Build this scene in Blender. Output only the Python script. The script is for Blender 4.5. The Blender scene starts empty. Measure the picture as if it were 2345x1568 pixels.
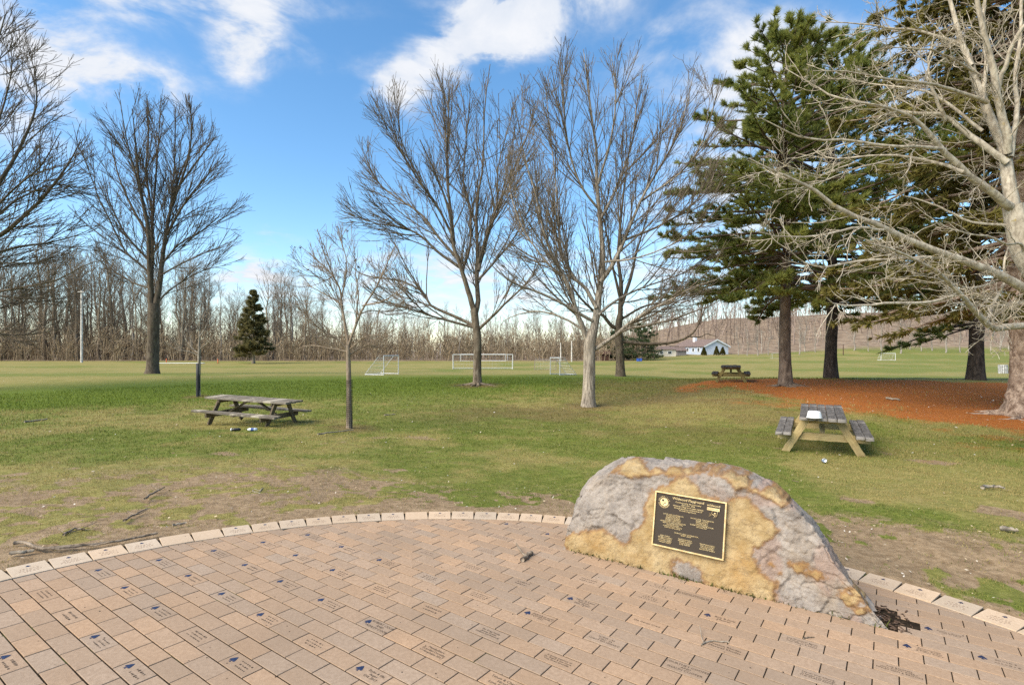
import bpy, bmesh, math, random
import numpy as np
from math import radians, pi, sin, cos, hypot, atan2, sqrt

SC = bpy.context.scene
COL = SC.collection
RNG = np.random.default_rng(11)
random.seed(5)

# ------------------------------------------------------------------ camera
CZ = 1.5014                     # eye height above the patio
FV, CXV, HZV = 1235.1, 1172.5, 802.0   # measured lens of the photograph (pixels of a 2345 px wide copy)
cam = bpy.data.cameras.new("camera"); camo = bpy.data.objects.new("camera", cam); COL.objects.link(camo)
camo.location = (0, 0, CZ); camo.rotation_euler = (pi / 2, 0, 0)
cam.sensor_width = 36.0; cam.lens = 36.0 * FV / 2345.0
cam.shift_y = (HZV - 784.0) / 2345.0
cam.clip_start = 0.05; cam.clip_end = 3000.0
SC.camera = camo
SC.render.resolution_x, SC.render.resolution_y = 1024, 684

# ------------------------------------------------------------------ sky, sun, exposure
SUN_AZ, SUN_EL = radians(-122.0), radians(43.0)      # azimuth from +Y towards +X
world = bpy.data.worlds.new("World"); SC.world = world; world.use_nodes = True
def build_sky():
    nt = world.node_tree; nd = nt.nodes; lk = nt.links
    for n in list(nd): nd.remove(n)
    def new(t, **k):
        n = nd.new(t)
        for a, b in k.items(): setattr(n, a, b)
        return n
    def put(sock, v):
        if isinstance(v, bpy.types.NodeSocket): lk.new(v, sock)
        else: sock.default_value = v
    def M(op, a, b=0.0, c=None, clamp=False):
        n = new('ShaderNodeMath', operation=op, use_clamp=clamp); put(n.inputs[0], a); put(n.inputs[1], b)
        if c is not None: put(n.inputs[2], c)
        return n.outputs[0]
    def smooth(v, a, b):
        n = new('ShaderNodeMapRange', interpolation_type='SMOOTHSTEP'); put(n.inputs[0], v)
        n.inputs[1].default_value = a; n.inputs[2].default_value = b
        return n.outputs[0]
    sky = new('ShaderNodeTexSky', sky_type='NISHITA', sun_disc=False)
    sky.sun_elevation = SUN_EL; sky.sun_rotation = SUN_AZ; sky.air_density = 1.0; sky.dust_density = 0.4; sky.ozone_density = 2.0
    hs = new('ShaderNodeHueSaturation'); hs.inputs['Saturation'].default_value = SKY_SAT; hs.inputs['Value'].default_value = SKY_VAL
    hs.inputs['Hue'].default_value = SKY_HUE
    lk.new(sky.outputs[0], hs.inputs['Color'])
    tc = new('ShaderNodeTexCoord'); sep = new('ShaderNodeSeparateXYZ'); lk.new(tc.outputs['Generated'], sep.inputs[0])
    x, y, z = sep.outputs
    # clouds lie on a high layer: position on that layer = direction / elevation
    zz = M('MAXIMUM', M('ADD', z, 0.12), 0.06)
    lay = new('ShaderNodeCombineXYZ'); put(lay.inputs[0], M('DIVIDE', x, zz)); put(lay.inputs[1], M('DIVIDE', y, zz))
    n1 = new('ShaderNodeTexNoise'); n1.inputs['Scale'].default_value = 3.4; n1.inputs['Detail'].default_value = 10; n1.inputs['Roughness'].default_value = 0.6
    n1.inputs['Distortion'].default_value = 0.35; lk.new(lay.outputs[0], n1.inputs['Vector'])
    n2 = new('ShaderNodeTexNoise'); n2.inputs['Scale'].default_value = 0.8; n2.inputs['Detail'].default_value = 3
    lk.new(lay.outputs[0], n2.inputs['Vector'])
    # single clouds, each at its own bearing
    yy = M('MAXIMUM', y, 0.02)
    wn = new('ShaderNodeTexNoise'); wn.inputs['Scale'].default_value = 5.0; wn.inputs['Detail'].default_value = 6; wn.inputs['Roughness'].default_value = .6
    lk.new(tc.outputs['Generated'], wn.inputs['Vector'])
    wsep = new('ShaderNodeSeparateColor'); lk.new(wn.outputs['Color'], wsep.inputs[0])
    qx = M('ADD', M('DIVIDE', x, yy), M('MULTIPLY', M('SUBTRACT', wsep.outputs[0], .5), .22))
    qz = M('ADD', M('DIVIDE', z, yy), M('MULTIPLY', M('SUBTRACT', wsep.outputs[1], .5), .16))
    tot = None
    for (cx, cy, rx, ry, rot, wgt) in CLOUDS:
        dx = M('SUBTRACT', qx, (cx - CXV) / FV); dz = M('SUBTRACT', qz, (HZV - cy) / FV)
        c, s = cos(rot), sin(rot)
        u = M('ADD', M('MULTIPLY', dx, c * FV / rx), M('MULTIPLY', dz, s * FV / rx))
        v = M('ADD', M('MULTIPLY', dx, -s * FV / ry), M('MULTIPLY', dz, c * FV / ry))
        d = M('ADD', M('MULTIPLY', u, u), M('MULTIPLY', v, v))
        g = M('MULTIPLY', M('EXPONENT', M('MULTIPLY', d, -1.0)), wgt)
        tot = g if tot is None else M('ADD', tot, g)
    front = smooth(y, 0.0, 0.25)
    tot = M('MULTIPLY', tot, front)
    base = M('MULTIPLY', smooth(n2.outputs[0], .42, .72), .5)
    base = M('ADD', M('MULTIPLY', base, M('SUBTRACT', 1.0, M('MULTIPLY', front, .85))), tot)
    dens = M('MULTIPLY', base, M('MULTIPLY', smooth(n1.outputs[0], .27, .66), 1.35))
    low = M('MULTIPLY', smooth(z, .26, .02), .42)                       # thin white veil towards the horizon
    dens = M('ADD', dens, M('MULTIPLY', low, M('ADD', M('MULTIPLY', n1.outputs[0], 1.2), .05)))
    fac = smooth(dens, .08, 1.15)
    cc = new('ShaderNodeMix', data_type='RGBA', blend_type='MIX')
    cc.inputs[6].default_value = CLOUD_COL; 
    cs = smooth(n1.outputs[0], .35, .7); put(cc.inputs[0], cs)
    cc.inputs[6].default_value = CLOUD_DARK; cc.inputs[7].default_value = CLOUD_COL
    mx = new('ShaderNodeMix', data_type='RGBA'); put(mx.inputs[0], fac); lk.new(hs.outputs[0], mx.inputs[6]); lk.new(cc.outputs[2], mx.inputs[7])
    bg = new('ShaderNodeBackground'); bg.inputs[1].default_value = 0.10; lk.new(mx.outputs[2], bg.inputs[0])
    out = new('ShaderNodeOutputWorld'); lk.new(bg.outputs[0], out.inputs[0])
SKY_SAT, SKY_VAL, SKY_HUE = 1.2, 1.10, 0.495
CLOUD_COL, CLOUD_DARK = (4.3, 4.35, 4.5, 1), (3.3, 3.6, 4.1, 1)
CLOUDS = [(1120, 85, 150, 85, .35, 2.0), (1270, 20, 170, 80, .3, 1.3), (900, 190, 60, 85, .5, 1.1), (760, 150, 60, 45, 0, .35), (590, 95, 100, 80, .5, 1.2),
          (420, 0, 420, 55, 0, .8), (110, 90, 210, 130, -.5, 1.05), (330, 190, 130, 45, -.2, .9), (60, 250, 160, 120, 0, .5), (560, 615, 80, 40, 0, .8),
          (610, 530, 45, 16, 0, .4), (1500, 90, 160, 60, .6, .35), (1700, 150, 150, 120, .5, .55), (1640, 480, 230, 260, 0, .6), (1050, 640, 400, 90, 0, .6), (1950, 200, 300, 200, 0, .6)]
build_sky()
sun = bpy.data.lights.new("sun", 'SUN'); suno = bpy.data.objects.new("sun", sun); COL.objects.link(suno)
sun.energy = 3.0; sun.angle = radians(55.0); sun.color = (1.0, 0.90, 0.74)
from mathutils import Vector, Matrix, Quaternion
sd = Vector((sin(SUN_AZ) * cos(SUN_EL), cos(SUN_AZ) * cos(SUN_EL), sin(SUN_EL)))
suno.rotation_euler = sd.to_track_quat('Z', 'Y').to_euler()
vs = SC.view_settings
vs.view_transform = 'Standard'; vs.look = 'None'; vs.gamma = 1.0; vs.exposure = 1.16; vs.use_curve_mapping = False
SC.cycles.use_denoising = False
SC.cycles.max_bounces = 6; SC.cycles.transparent_max_bounces = 8

# ------------------------------------------------------------------ helpers
def tag(o, label=None, cat=None, group=None, kind=None):
    if label: o["label"] = label
    if cat: o["category"] = cat
    if group: o["group"] = group
    if kind: o["kind"] = kind
    return o
def empty(name, loc, label=None, cat=None, group=None, rz=0.0):
    o = bpy.data.objects.new(name, None); COL.objects.link(o)
    o.location = loc; o.rotation_euler = (0, 0, rz); o.empty_display_size = .2
    return tag(o, label, cat, group)
def link(name, me, parent=None, mat=None, loc=None):
    o = bpy.data.objects.new(name, me); COL.objects.link(o)
    if parent is not None: o.parent = parent
    if mat is not None and len(me.materials) == 0: me.materials.append(mat)
    if loc is not None: o.location = loc
    return o
def V(xv, yv, D):                # a point at depth D on a measured sight line
    return np.array([(xv - CXV) / FV * D, D, CZ - (yv - HZV) / FV * D])
def np_mesh(name, verts, faces, smooth=True, attrs=None):
    """faces: list of (M,k) int arrays"""
    me = bpy.data.meshes.new(name)
    verts = np.asarray(verts, np.float32).reshape(-1, 3)
    faces = [np.asarray(f, np.int32) for f in faces if len(f)]
    nl = sum(f.size for f in faces); npoly = sum(len(f) for f in faces)
    me.vertices.add(len(verts)); me.vertices.foreach_set("co", verts.ravel())
    me.loops.add(nl); me.polygons.add(npoly)
    me.loops.foreach_set("vertex_index", np.concatenate([f.ravel() for f in faces]))
    tot = np.concatenate([np.full(len(f), f.shape[1], np.int32) for f in faces])
    me.polygons.foreach_set("loop_start", np.concatenate([[0], np.cumsum(tot)[:-1]]).astype(np.int32))
    me.polygons.foreach_set("loop_total", tot)
    me.polygons.foreach_set("use_smooth", np.full(npoly, bool(smooth)))
    me.update(calc_edges=True)
    if attrs:
        for k, a in attrs.items():
            at = me.attributes.new(k, 'FLOAT', 'POINT'); at.data.foreach_set("value", np.asarray(a, np.float32).ravel())
    return me
class MB:                        # collects pieces, builds ONE mesh
    def __init__(s): s.v = []; s.f = {}; s.n = 0
    def add(s, verts, faces):
        verts = np.asarray(verts, float).reshape(-1, 3)
        for f in faces:
            f = np.asarray(f, int)
            if f.ndim == 1: f = f[None]
            if len(f): s.f.setdefault(f.shape[1], []).append(f + s.n)
        s.v.append(verts); s.n += len(verts); return s
    def mesh(s, name, smooth=False):
        return np_mesh(name, np.concatenate(s.v), [np.concatenate(x) for x in s.f.values()], smooth)
    def box(s, c, size, R=None, bev=0.0):
        x, y, z = np.asarray(size, float) / 2
        if bev <= 0:
            v = np.array([[a * x, b * y, d * z] for d in (-1, 1) for b in (-1, 1) for a in (-1, 1)])
            f = np.array([[0, 2, 3, 1], [4, 5, 7, 6], [0, 1, 5, 4], [2, 6, 7, 3], [0, 4, 6, 2], [1, 3, 7, 5]])
            fs = [f]
        else:
            b = min(bev, x * .9, y * .9, z * .9); vs = []
            for sx in (-1, 1):
                for sy in (-1, 1):
                    for sz in (-1, 1):
                        vs += [[sx * x, sy * (y - b), sz * (z - b)], [sx * (x - b), sy * y, sz * (z - b)], [sx * (x - b), sy * (y - b), sz * z]]
            v = np.array(vs); I = lambda sx, sy, sz, k: (((sx > 0) * 4 + (sy > 0) * 2 + (sz > 0)) * 3 + k)
            q = []; t = []
            for sgn in (-1, 1):
                q.append([I(sgn, -1, -1, 0), I(sgn, 1, -1, 0), I(sgn, 1, 1, 0), I(sgn, -1, 1, 0)])
                q.append([I(-1, sgn, -1, 1), I(1, sgn, -1, 1), I(1, sgn, 1, 1), I(-1, sgn, 1, 1)])
                q.append([I(-1, -1, sgn, 2), I(1, -1, sgn, 2), I(1, 1, sgn, 2), I(-1, 1, sgn, 2)])
            for a_ in (-1, 1):
                for b_ in (-1, 1):
                    q.append([I(a_, b_, -1, 0), I(a_, b_, 1, 0), I(a_, b_, 1, 1), I(a_, b_, -1, 1)])
                    q.append([I(a_, -1, b_, 0), I(a_, 1, b_, 0), I(a_, 1, b_, 2), I(a_, -1, b_, 2)])
                    q.append([I(-1, a_, b_, 1), I(1, a_, b_, 1), I(1, a_, b_, 2), I(-1, a_, b_, 2)])
                    for c_ in (-1, 1): t.append([I(a_, b_, c_, 0), I(a_, b_, c_, 1), I(a_, b_, c_, 2)])
            fs = [np.array(q), np.array(t)]
        if R is not None: v = v @ np.asarray(R).T
        return s.add(v + np.asarray(c, float), fs)
    def tube(s, pts, rad, sides=8, cap=True):
        pts = np.asarray(pts, float); rad = np.broadcast_to(np.asarray(rad, float), (len(pts),))
        v, f = tubes(pts[None], rad[None], sides)
        s.add(v, [f])
        if cap:
            n = len(pts)
            s.f.setdefault(sides, []).append(np.array([list(range(sides))]) + s.n - n * sides)
            s.f[sides].append(np.array([list(range(sides))[::-1]]) + s.n - sides)
        return s
    def lathe(s, c, prof, sides=20, axis=None):
        prof = np.asarray(prof, float); a = np.arange(sides) * 2 * pi / sides
        v = np.stack([prof[:, :1] * np.cos(a), prof[:, :1] * np.sin(a), np.repeat(prof[:, 1:2], sides, 1)], -1).reshape(-1, 3)
        n = len(prof); i = np.arange(n - 1)[:, None] * sides; j = np.arange(sides)[None]
        f = np.stack([i + j, i + (j + 1) % sides, i + sides + (j + 1) % sides, i + sides + j], -1).reshape(-1, 4)
        if axis is not None: v = v @ np.asarray(axis).T
        return s.add(v + np.asarray(c, float), [f])
def bm_fix(me):                  # outward normals for small closed shapes
    bm = bmesh.new(); bm.from_mesh(me); bmesh.ops.recalc_face_normals(bm, faces=bm.faces); bm.to_mesh(me); bm.free(); return me
def unit(a): return a / np.maximum(np.linalg.norm(a, axis=-1, keepdims=True), 1e-9)
def tubes(P, Rr, sides):
    """P (B,n,3), Rr (B,n) -> verts, quads"""
    B, n, _ = P.shape
    T = np.gradient(P, axis=1); T = unit(T)
    mean = np.abs(T.mean(1)); ax = np.argmin(mean, axis=1); ref = np.eye(3)[ax][:, None, :]
    N1 = unit(np.cross(T, np.broadcast_to(ref, T.shape))); N2 = np.cross(T, N1)
    a = np.arange(sides) * 2 * pi / sides
    v = P[:, :, None, :] + Rr[:, :, None, None] * (N1[:, :, None, :] * np.cos(a)[:, None] + N2[:, :, None, :] * np.sin(a)[:, None])
    b = (np.arange(B) * n * sides)[:, None, None]; i = (np.arange(n - 1) * sides)[None, :, None]; j = np.arange(sides)[None, None]
    j2 = (j + 1) % sides
    f = np.stack(np.broadcast_arrays(b + i + j, b + i + sides + j, b + i + sides + j2, b + i + j2), -1).reshape(-1, 4)
    return v.reshape(-1, 3), f[:, ::-1]
def _h(i, seed):
    i = (i[..., 0] * 374761393 + i[..., 1] * 668265263 + i[..., 2] * 2147483647 % 1274126177 + seed * 144269504) & 0xFFFFFFFF
    i = ((i ^ (i >> 13)) * 1274126177) & 0xFFFFFFFF
    return ((i ^ (i >> 16)) & 0xFFFF) / 65535.0
def vnoise(p, seed=0):
    p = np.asarray(p, float); i = np.floor(p).astype(np.int64); f = p - i; f = f * f * (3 - 2 * f); r = 0
    for dx in (0, 1):
        for dy in (0, 1):
            for dz in (0, 1):
                w = (f[..., 0] if dx else 1 - f[..., 0]) * (f[..., 1] if dy else 1 - f[..., 1]) * (f[..., 2] if dz else 1 - f[..., 2])
                r = r + w * _h(i + np.array([dx, dy, dz]), seed)
    return r
def fbm(p, seed=0, oct=4, rough=.5):
    p = np.asarray(p, float)
    if p.shape[-1] == 2: p = np.concatenate([p, np.zeros(p.shape[:-1] + (1,))], -1)
    s = 0; a = 1; t = 0
    for k in range(oct): s = s + a * vnoise(p * 2 ** k + 17.3 * k, seed + k); t += a; a *= rough
    return s / t
def sstep(a, b, x): t = np.clip((x - a) / (b - a), 0, 1); return t * t * (3 - 2 * t)

# ------------------------------------------------------------------ materials
class NT:
    def __init__(s, name, rough=.8, spec=.3):
        s.m = bpy.data.materials.new(name); s.m.use_nodes = True; s.nt = s.m.node_tree; s.b = s.nt.nodes['Principled BSDF']
        s.b.inputs['Roughness'].default_value = rough; s.b.inputs['Specular IOR Level'].default_value = spec
    def new(s, t, **k):
        n = s.nt.nodes.new(t)
        for a, b in k.items(): setattr(n, a, b)
        return n
    def put(s, sock, v):
        if isinstance(v, bpy.types.NodeSocket): s.nt.links.new(v, sock)
        elif isinstance(v, (tuple, list)) and len(v) == 3 and sock.type == 'RGBA': sock.default_value = (*v, 1)
        else: sock.default_value = v
    def pos(s, kind='Object'): return s.new('ShaderNodeTexCoord').outputs[kind]
    def mapped(s, scale, kind='Object', rot=(0, 0, 0)):
        n = s.new('ShaderNodeMapping'); s.nt.links.new(s.pos(kind), n.inputs[0]); n.inputs['Scale'].default_value = scale; n.inputs['Rotation'].default_value = rot
        return n.outputs[0]
    def wpos(s): return s.new('ShaderNodeNewGeometry').outputs['Position']
    def noise(s, scale, detail=4, rough=.55, vec=None, dist=0.0, color=False):
        n = s.new('ShaderNodeTexNoise'); n.inputs['Scale'].default_value = scale; n.inputs['Detail'].default_value = detail
        n.inputs['Roughness'].default_value = rough; n.inputs['Distortion'].default_value = dist
        if vec is not None: s.nt.links.new(vec, n.inputs['Vector'])
        return n.outputs['Color' if color else 'Fac']
    def voro(s, scale, vec=None, feature='F1', out='Distance'):
        n = s.new('ShaderNodeTexVoronoi', feature=feature); n.inputs['Scale'].default_value = scale
        if vec is not None: s.nt.links.new(vec, n.inputs['Vector'])
        return n.outputs[out]
    def math(s, op, a, b=0.0, clamp=False):
        n = s.new('ShaderNodeMath', operation=op, use_clamp=clamp); s.put(n.inputs[0], a); s.put(n.inputs[1], b); return n.outputs[0]
    def step(s, v, a, b, lo=0.0, hi=1.0):
        n = s.new('ShaderNodeMapRange', interpolation_type='SMOOTHSTEP'); s.put(n.inputs[0], v)
        for i, q in zip((1, 2, 3, 4), (a, b, lo, hi)): n.inputs[i].default_value = q
        return n.outputs[0]
    def mix(s, fac, a, b, mode='MIX'):
        n = s.new('ShaderNodeMix', data_type='RGBA', blend_type=mode); s.put(n.inputs[0], fac); s.put(n.inputs[6], a); s.put(n.inputs[7], b); return n.outputs[2]
    def attr(s, name): return s.new('ShaderNodeAttribute', attribute_name=name).outputs['Fac']
    def rand(s): return s.new('ShaderNodeObjectInfo').outputs['Random']
    def isl(s): return s.new('ShaderNodeNewGeometry').outputs['Random Per Island']
    def bump(s, h, strength=.4, dist=.01):
        n = s.new('ShaderNodeBump'); n.inputs['Strength'].default_value = strength; n.inputs['Distance'].default_value = dist
        s.nt.links.new(h, n.inputs['Height']); s.nt.links.new(n.outputs[0], s.b.inputs['Normal'])
    def col(s, c): s.put(s.b.inputs['Base Color'], c); return s
    def set(s, k, v): s.put(s.b.inputs[k], v); return s
def plain(name, col, rough=.7, metal=0.0, spec=.4, var=.12, scale=9.0):
    t = NT(name, rough, spec); n = t.noise(scale, 5, .6, t.pos())
    dark = tuple(c * (1 - var * 1.6) for c in col); lite = tuple(min(1, c * (1 + var)) for c in col)
    t.col(t.mix(t.step(n, .3, .7), dark, lite)); t.set('Metallic', metal); return t.m
MAT = {}
def bark(name, dark, lite, lichen=None, lich_amt=.62, zs=.25, scale=9.0, bumpd=.02, moss=None):
    t = NT(name, .9, .15); v = t.mapped((1, 1, zs))
    n = t.noise(scale, 6, .62, v, .6); n2 = t.noise(1.6, 4, .55, t.pos())
    f = t.step(n, .32, .68); c = t.mix(f, dark, lite)
    c = t.mix(t.math('MULTIPLY', t.step(n2, .35, .75), .45), c, tuple(.7 * a + .3 * b for a, b in zip(dark, lite)))
    if lichen: c = t.mix(t.math('MULTIPLY', t.step(t.noise(7.0, 5, .6, t.pos()), lich_amt, lich_amt + .08), .8), c, lichen)
    t.col(c); t.bump(t.math('ADD', n, t.math('MULTIPLY', t.noise(scale * 4, 4, .6, v), .3)), .8, bumpd); return t.m
MAT['bark'] = bark('bark_brown', (.075, .055, .037), (.24, .195, .14), (.20, .20, .10), .66)
MAT['bark2'] = bark('bark_dark_brown', (.055, .042, .03), (.16, .125, .09), (.15, .15, .06), .6)
MAT['bark_grey'] = bark('bark_grey_ridged', (.10, .08, .06), (.47, .40, .31), None, zs=.10, scale=20, bumpd=.035)
MAT['bark_pale'] = bark('bark_pale', (.25, .205, .15), (.58, .505, .39), (.34, .24, .05), .63, zs=.5, scale=14, bumpd=.006)
MAT['bark_young'] = bark('bark_young', (.15, .11, .075), (.36, .28, .2), None)
MAT['bark_pine'] = bark('bark_pine', (.07, .05, .038), (.22, .165, .125), None, zs=.4, scale=7, bumpd=.03)
MAT['bark_pine2'] = bark('bark_pine_dark', (.03, .022, .018), (.10, .075, .06), None, zs=.4, scale=7, bumpd=.03)
MAT['bark_spruce'] = bark('bark_spruce', (.13, .085, .06), (.42, .32, .245), None, zs=.7, scale=10, bumpd=.03)
MAT['bark_wood'] = bark('bark_woodland', (.14, .108, .075), (.34, .27, .19), None, zs=.2, scale=3)
MAT['bark_wood2'] = bark('bark_woodland_pale', (.16, .135, .11), (.42, .37, .31), None, zs=.2, scale=3)
def needles(name, dark, mid, lite, hs=.45):
    t = NT(name, .6, .25); r = t.isl(); n = t.noise(hs, 3, .6, t.wpos())
    c = t.mix(t.step(t.math('ADD', t.math('MULTIPLY', r, .45), t.math('MULTIPLY', n, .9)), .35, .95), dark, mid)
    c = t.mix(t.math('MULTIPLY', t.step(t.math('ADD', n, t.math('MULTIPLY', r, .3)), .5, .75), .85), c, lite)
    t.col(c)
    tr = t.new('ShaderNodeBsdfTranslucent'); t.nt.links.new(c, tr.inputs[0]); mx = t.new('ShaderNodeMixShader'); mx.inputs[0].default_value = .55
    out = [n for n in t.nt.nodes if n.type == 'OUTPUT_MATERIAL'][0]; t.nt.links.new(t.b.outputs[0], mx.inputs[1]); t.nt.links.new(tr.outputs[0], mx.inputs[2]); t.nt.links.new(mx.outputs[0], out.inputs[0])
    return t.m
MAT['pine'] = needles('pine_needles', (.085, .118, .027), (.21, .245, .055), (.35, .355, .09))
MAT['pine_far'] = needles('far_pine_needles', (.04, .065, .028), (.085, .125, .05), (.13, .165, .07), .2)
MAT['spruce'] = needles('spruce_needles', (.085, .078, .02), (.19, .17, .04), (.31, .265, .075), .6)
MAT['cedar'] = needles('cedar_foliage', (.08, .08, .035), (.165, .155, .062), (.24, .205, .085), .3)
# ------------------------------------------------------------------ terrain
PSX, PSY = -.0297, -.0109                 # the patio falls slightly to the right
PC, PR, PRI = np.array([-.22, 1.352]), 3.818, 3.588
def patio_z(x, y): return PSX * x + PSY * y
_cols = [-400, 0, 580, 1172, 1350, 1700, 2000, 2345, 2800]
_k0 = [(0, 0), (5, -.03), (9, -.3), (15, -.55), (20, -.6), (25, -.5), (30, -.34), (34, -.2), (38, -.22), (44, -.42), (60, -.85), (90, -1.0), (140, -.75), (250, -.3), (900, 0)]
_kc = [(0, 0), (5, -.1), (8, -.33), (11, -.5), (15, -.6), (20, -.57), (24, -.45), (28, -.3), (34, -.2), (38, -.22), (44, -.45), (60, -.95), (75, -1.05), (110, -.9), (150, -.6), (180, 0), (260, 7), (900, 10)]
_k17 = [(0, 0), (5, -.13), (8, -.33), (10.7, -.44), (14, -.38), (18, -.2), (23, -.03), (26, .07), (29, 0), (34, -.35), (45, -1.0), (60, -1.2), (90, -.9), (130, -.1), (165, .3), (195, 4), (270, 18), (400, 22), (900, 22)]
_k20 = [(0, 0), (5, -.13), (8, -.33), (10.7, -.44), (14, -.3), (18, -.15), (23, 0), (29, 0), (32, -.1), (36, -.4), (45, -.95), (60, -1.2), (90, -.8), (110, -.45), (150, .9), (190, 6), (260, 20), (400, 24), (900, 24)]
_k23 = [(0, 0), (5, -.13), (8, -.33), (12, -.35), (14.5, -.25), (20, -.12), (29, -.1), (33, -.2), (45, -.95), (60, -1.2), (90, -.8), (110, -.45), (150, .9), (190, 6), (260, 20), (400, 24), (900, 24)]
_kc2 = [p if p[0] < 150 else (p[0], -.5) for p in _kc]
_tabs = [_k0, _k0, _k0, _kc2, _kc, _k17, _k20, _k23, _k23]
_dg = np.concatenate([np.arange(0, 60, .25), np.arange(60, 901, 4)])
def _tab(k):
    a = np.array(k, float); z = np.interp(_dg, a[:, 0], a[:, 1])
    for _ in range(3):
        w = np.array([.25, .5, .25]); zz = np.convolve(np.pad(z, 1, 'edge'), w, 'valid'); z = zz
    n = 9; k_ = np.ones(n) / n; zs = np.convolve(np.pad(z, n // 2, 'edge'), k_, 'valid'); z[:240] = zs[:240]
    return z
_TZ = np.array([_tab(k) for k in _tabs]); _TS = np.array([(c - CXV) / FV for c in _cols])
def ground_z(x, y):
    x = np.asarray(x, float); y = np.asarray(y, float)
    ang = np.arctan2(x, y); lim = math.atan(_TS[-1]); ang = np.clip(ang, math.atan(_TS[0]), lim)
    s = np.tan(ang); D = np.hypot(x, y) * np.cos(ang)
    zc = np.stack([np.interp(D, _dg, z) for z in _TZ])
    j = np.clip(np.searchsorted(_TS, s) - 1, 0, len(_TS) - 2)
    t = np.clip((s - _TS[j]) / (_TS[j + 1] - _TS[j]), 0, 1); t = t * t * (3 - 2 * t)
    jj = j[None]; z = np.take_along_axis(zc, jj, 0)[0] * (1 - t) + np.take_along_axis(zc, jj + 1, 0)[0] * t
    d = np.hypot(x - PC[0], y - PC[1]) - PR
    w = sstep(0.05, 1.8, d)
    zp = patio_z(x, y) - .012 - .05 * sstep(.1, -.05, d)
    return zp * (1 - w) + z * w
def gz(x, y): return float(ground_z(np.array([x]), np.array([y]))[0])
def GP(xv, D, dz=0.0):           # point on the ground at depth D along a bearing
    x = (xv - CXV) / FV * D; return np.array([x, D, gz(x, D) + dz])
def masks(x, y):
    x = np.asarray(x, float); y = np.asarray(y, float); p = np.stack([x, y], -1); D = np.hypot(x, y)
    s = np.where(y > .3, x / np.maximum(y, .3), np.sign(x) * 3); xv = CXV + FV * s
    d = np.hypot(x - PC[0], y - PC[1]) - PR
    n1 = fbm(p * .55, 3, 4); n2 = fbm(p * 2.3, 9, 4, .6); n3 = fbm(p * .13, 21, 3); nf = fbm(p * 7.0, 5, 3, .6)
    left = sstep(-.05, -.5, s); right = sstep(.45, .75, s); mid = 1 - np.clip(left + right, 0, 1)
    reach = 2.2 * mid + 6.2 * left + 2.6 * right
    dirt = sstep(1.15, .25, d / reach) * sstep(.465, .545, .16 * n1 + .40 * n2 + .44 * nf + .04 * left + .06 * right * sstep(.0, .8, d))
    dirt = np.maximum(dirt, sstep(.55, .1, d) * sstep(.35, .55, n2) * .8)
    dirt = np.maximum(dirt, .9 * sstep(.62, .70, .6 * n1 + .4 * n2) * sstep(20, 8, D))
    near = np.interp(xv, [1500, 1620, 1700, 1800, 1900, 2100, 2345, 2900], [28, 22.5, 19.5, 17.5, 15.6, 13.4, 11.0, 9.5])
    far = np.interp(xv, [1500, 1620, 1800, 2000, 2345], [24, 27, 28.6, 28.0, 25.5])
    wob = (n1 - .5) * 8 + (n2 - .5) * 5
    nd = sstep(-3.0, 3.0, D * np.cos(np.arctan(s)) - near + wob) * sstep(1.0, -1.0, D * np.cos(np.arctan(s)) - far + .4 * wob) * (y > 1)
    nd = nd * (.45 + .55 * sstep(.3, .55, n2 + .25 * sstep(0, 3, D - near)))
    brown = sstep(4.2, 1.0, np.hypot((x - 1.5) / 1.7, (y - 18))) * sstep(.35, .6, n1 * .5 + n2 * .5) * .75      # worn turf in front of the two maples
    brown = np.maximum(brown, sstep(5, 1.5, np.hypot((x - 5.5) / 1.2, (y - 15) * .8)) * sstep(.3, .6, n1 * .5 + n2 * .5) * .6)
    brown = np.maximum(brown, sstep(16, 20, D) * sstep(36, 30, D) * sstep(.05, .2, s) * sstep(.62, .4, s) * (.25 + .5 * sstep(.35, .6, n1 * .5 + n2 * .5)))
    for (tx, ty, r) in TREE_RINGS:
        dr = np.hypot(x - tx, y - ty); brown = np.maximum(brown, sstep(r, r * .25, dr + (n2 - .5) * r * .9) * .9)
    lush = sstep(21, 28, D) * sstep(42, 33, D) * (1 - right) * .95 + .55 * sstep(9, 13, D) * sstep(22, 14, D) * n3
    fld = sstep(34, 44, D)
    wav = .5 + .5 * np.sin(y * .21 + 1.6 * n3 * 6 + x * .02)
    lush = np.clip(lush + fld * sstep(.45, .7, .5 * n3 + .5 * wav * .8 + .25 * right), 0, 1)
    dry = fbm(p * .33, 71, 4) * .55 + fbm(p * 1.5, 75, 4, .6) * .45 + .13 * left * sstep(13, 8, D) - .10 * sstep(-.35, -.1, s) * sstep(.5, .3, s) * sstep(13, 9, D) + .07 * sstep(.35, .6, s) * sstep(16, 9, D) + .12 * sstep(14, 18, D) * sstep(24, 19, D) * sstep(-.1, .05, s)
    dry = sstep(.42, .62, dry - .12 * lush)
    lit = np.where(s < .22, sstep(116, 122, y + 6 * (n1 - .5)), sstep(156, 164, y + 6 * (n1 - .5)))
    return dict(dirt=np.clip(dirt, 0, 1), needle=np.clip(nd, 0, 1), brown=np.clip(brown, 0, 1), lush=lush, field=fld, litter=lit, dry=dry)
TREE_RINGS = [(-4.22, 14, 1.1), (GP(1093, 28)[0], 28, 2.0), (GP(1350, 20)[0], 20, 1.6), (GP(454, 23.5)[0], 23.5, .9), (GP(350, 44)[0], 44, 1.2)]
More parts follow.
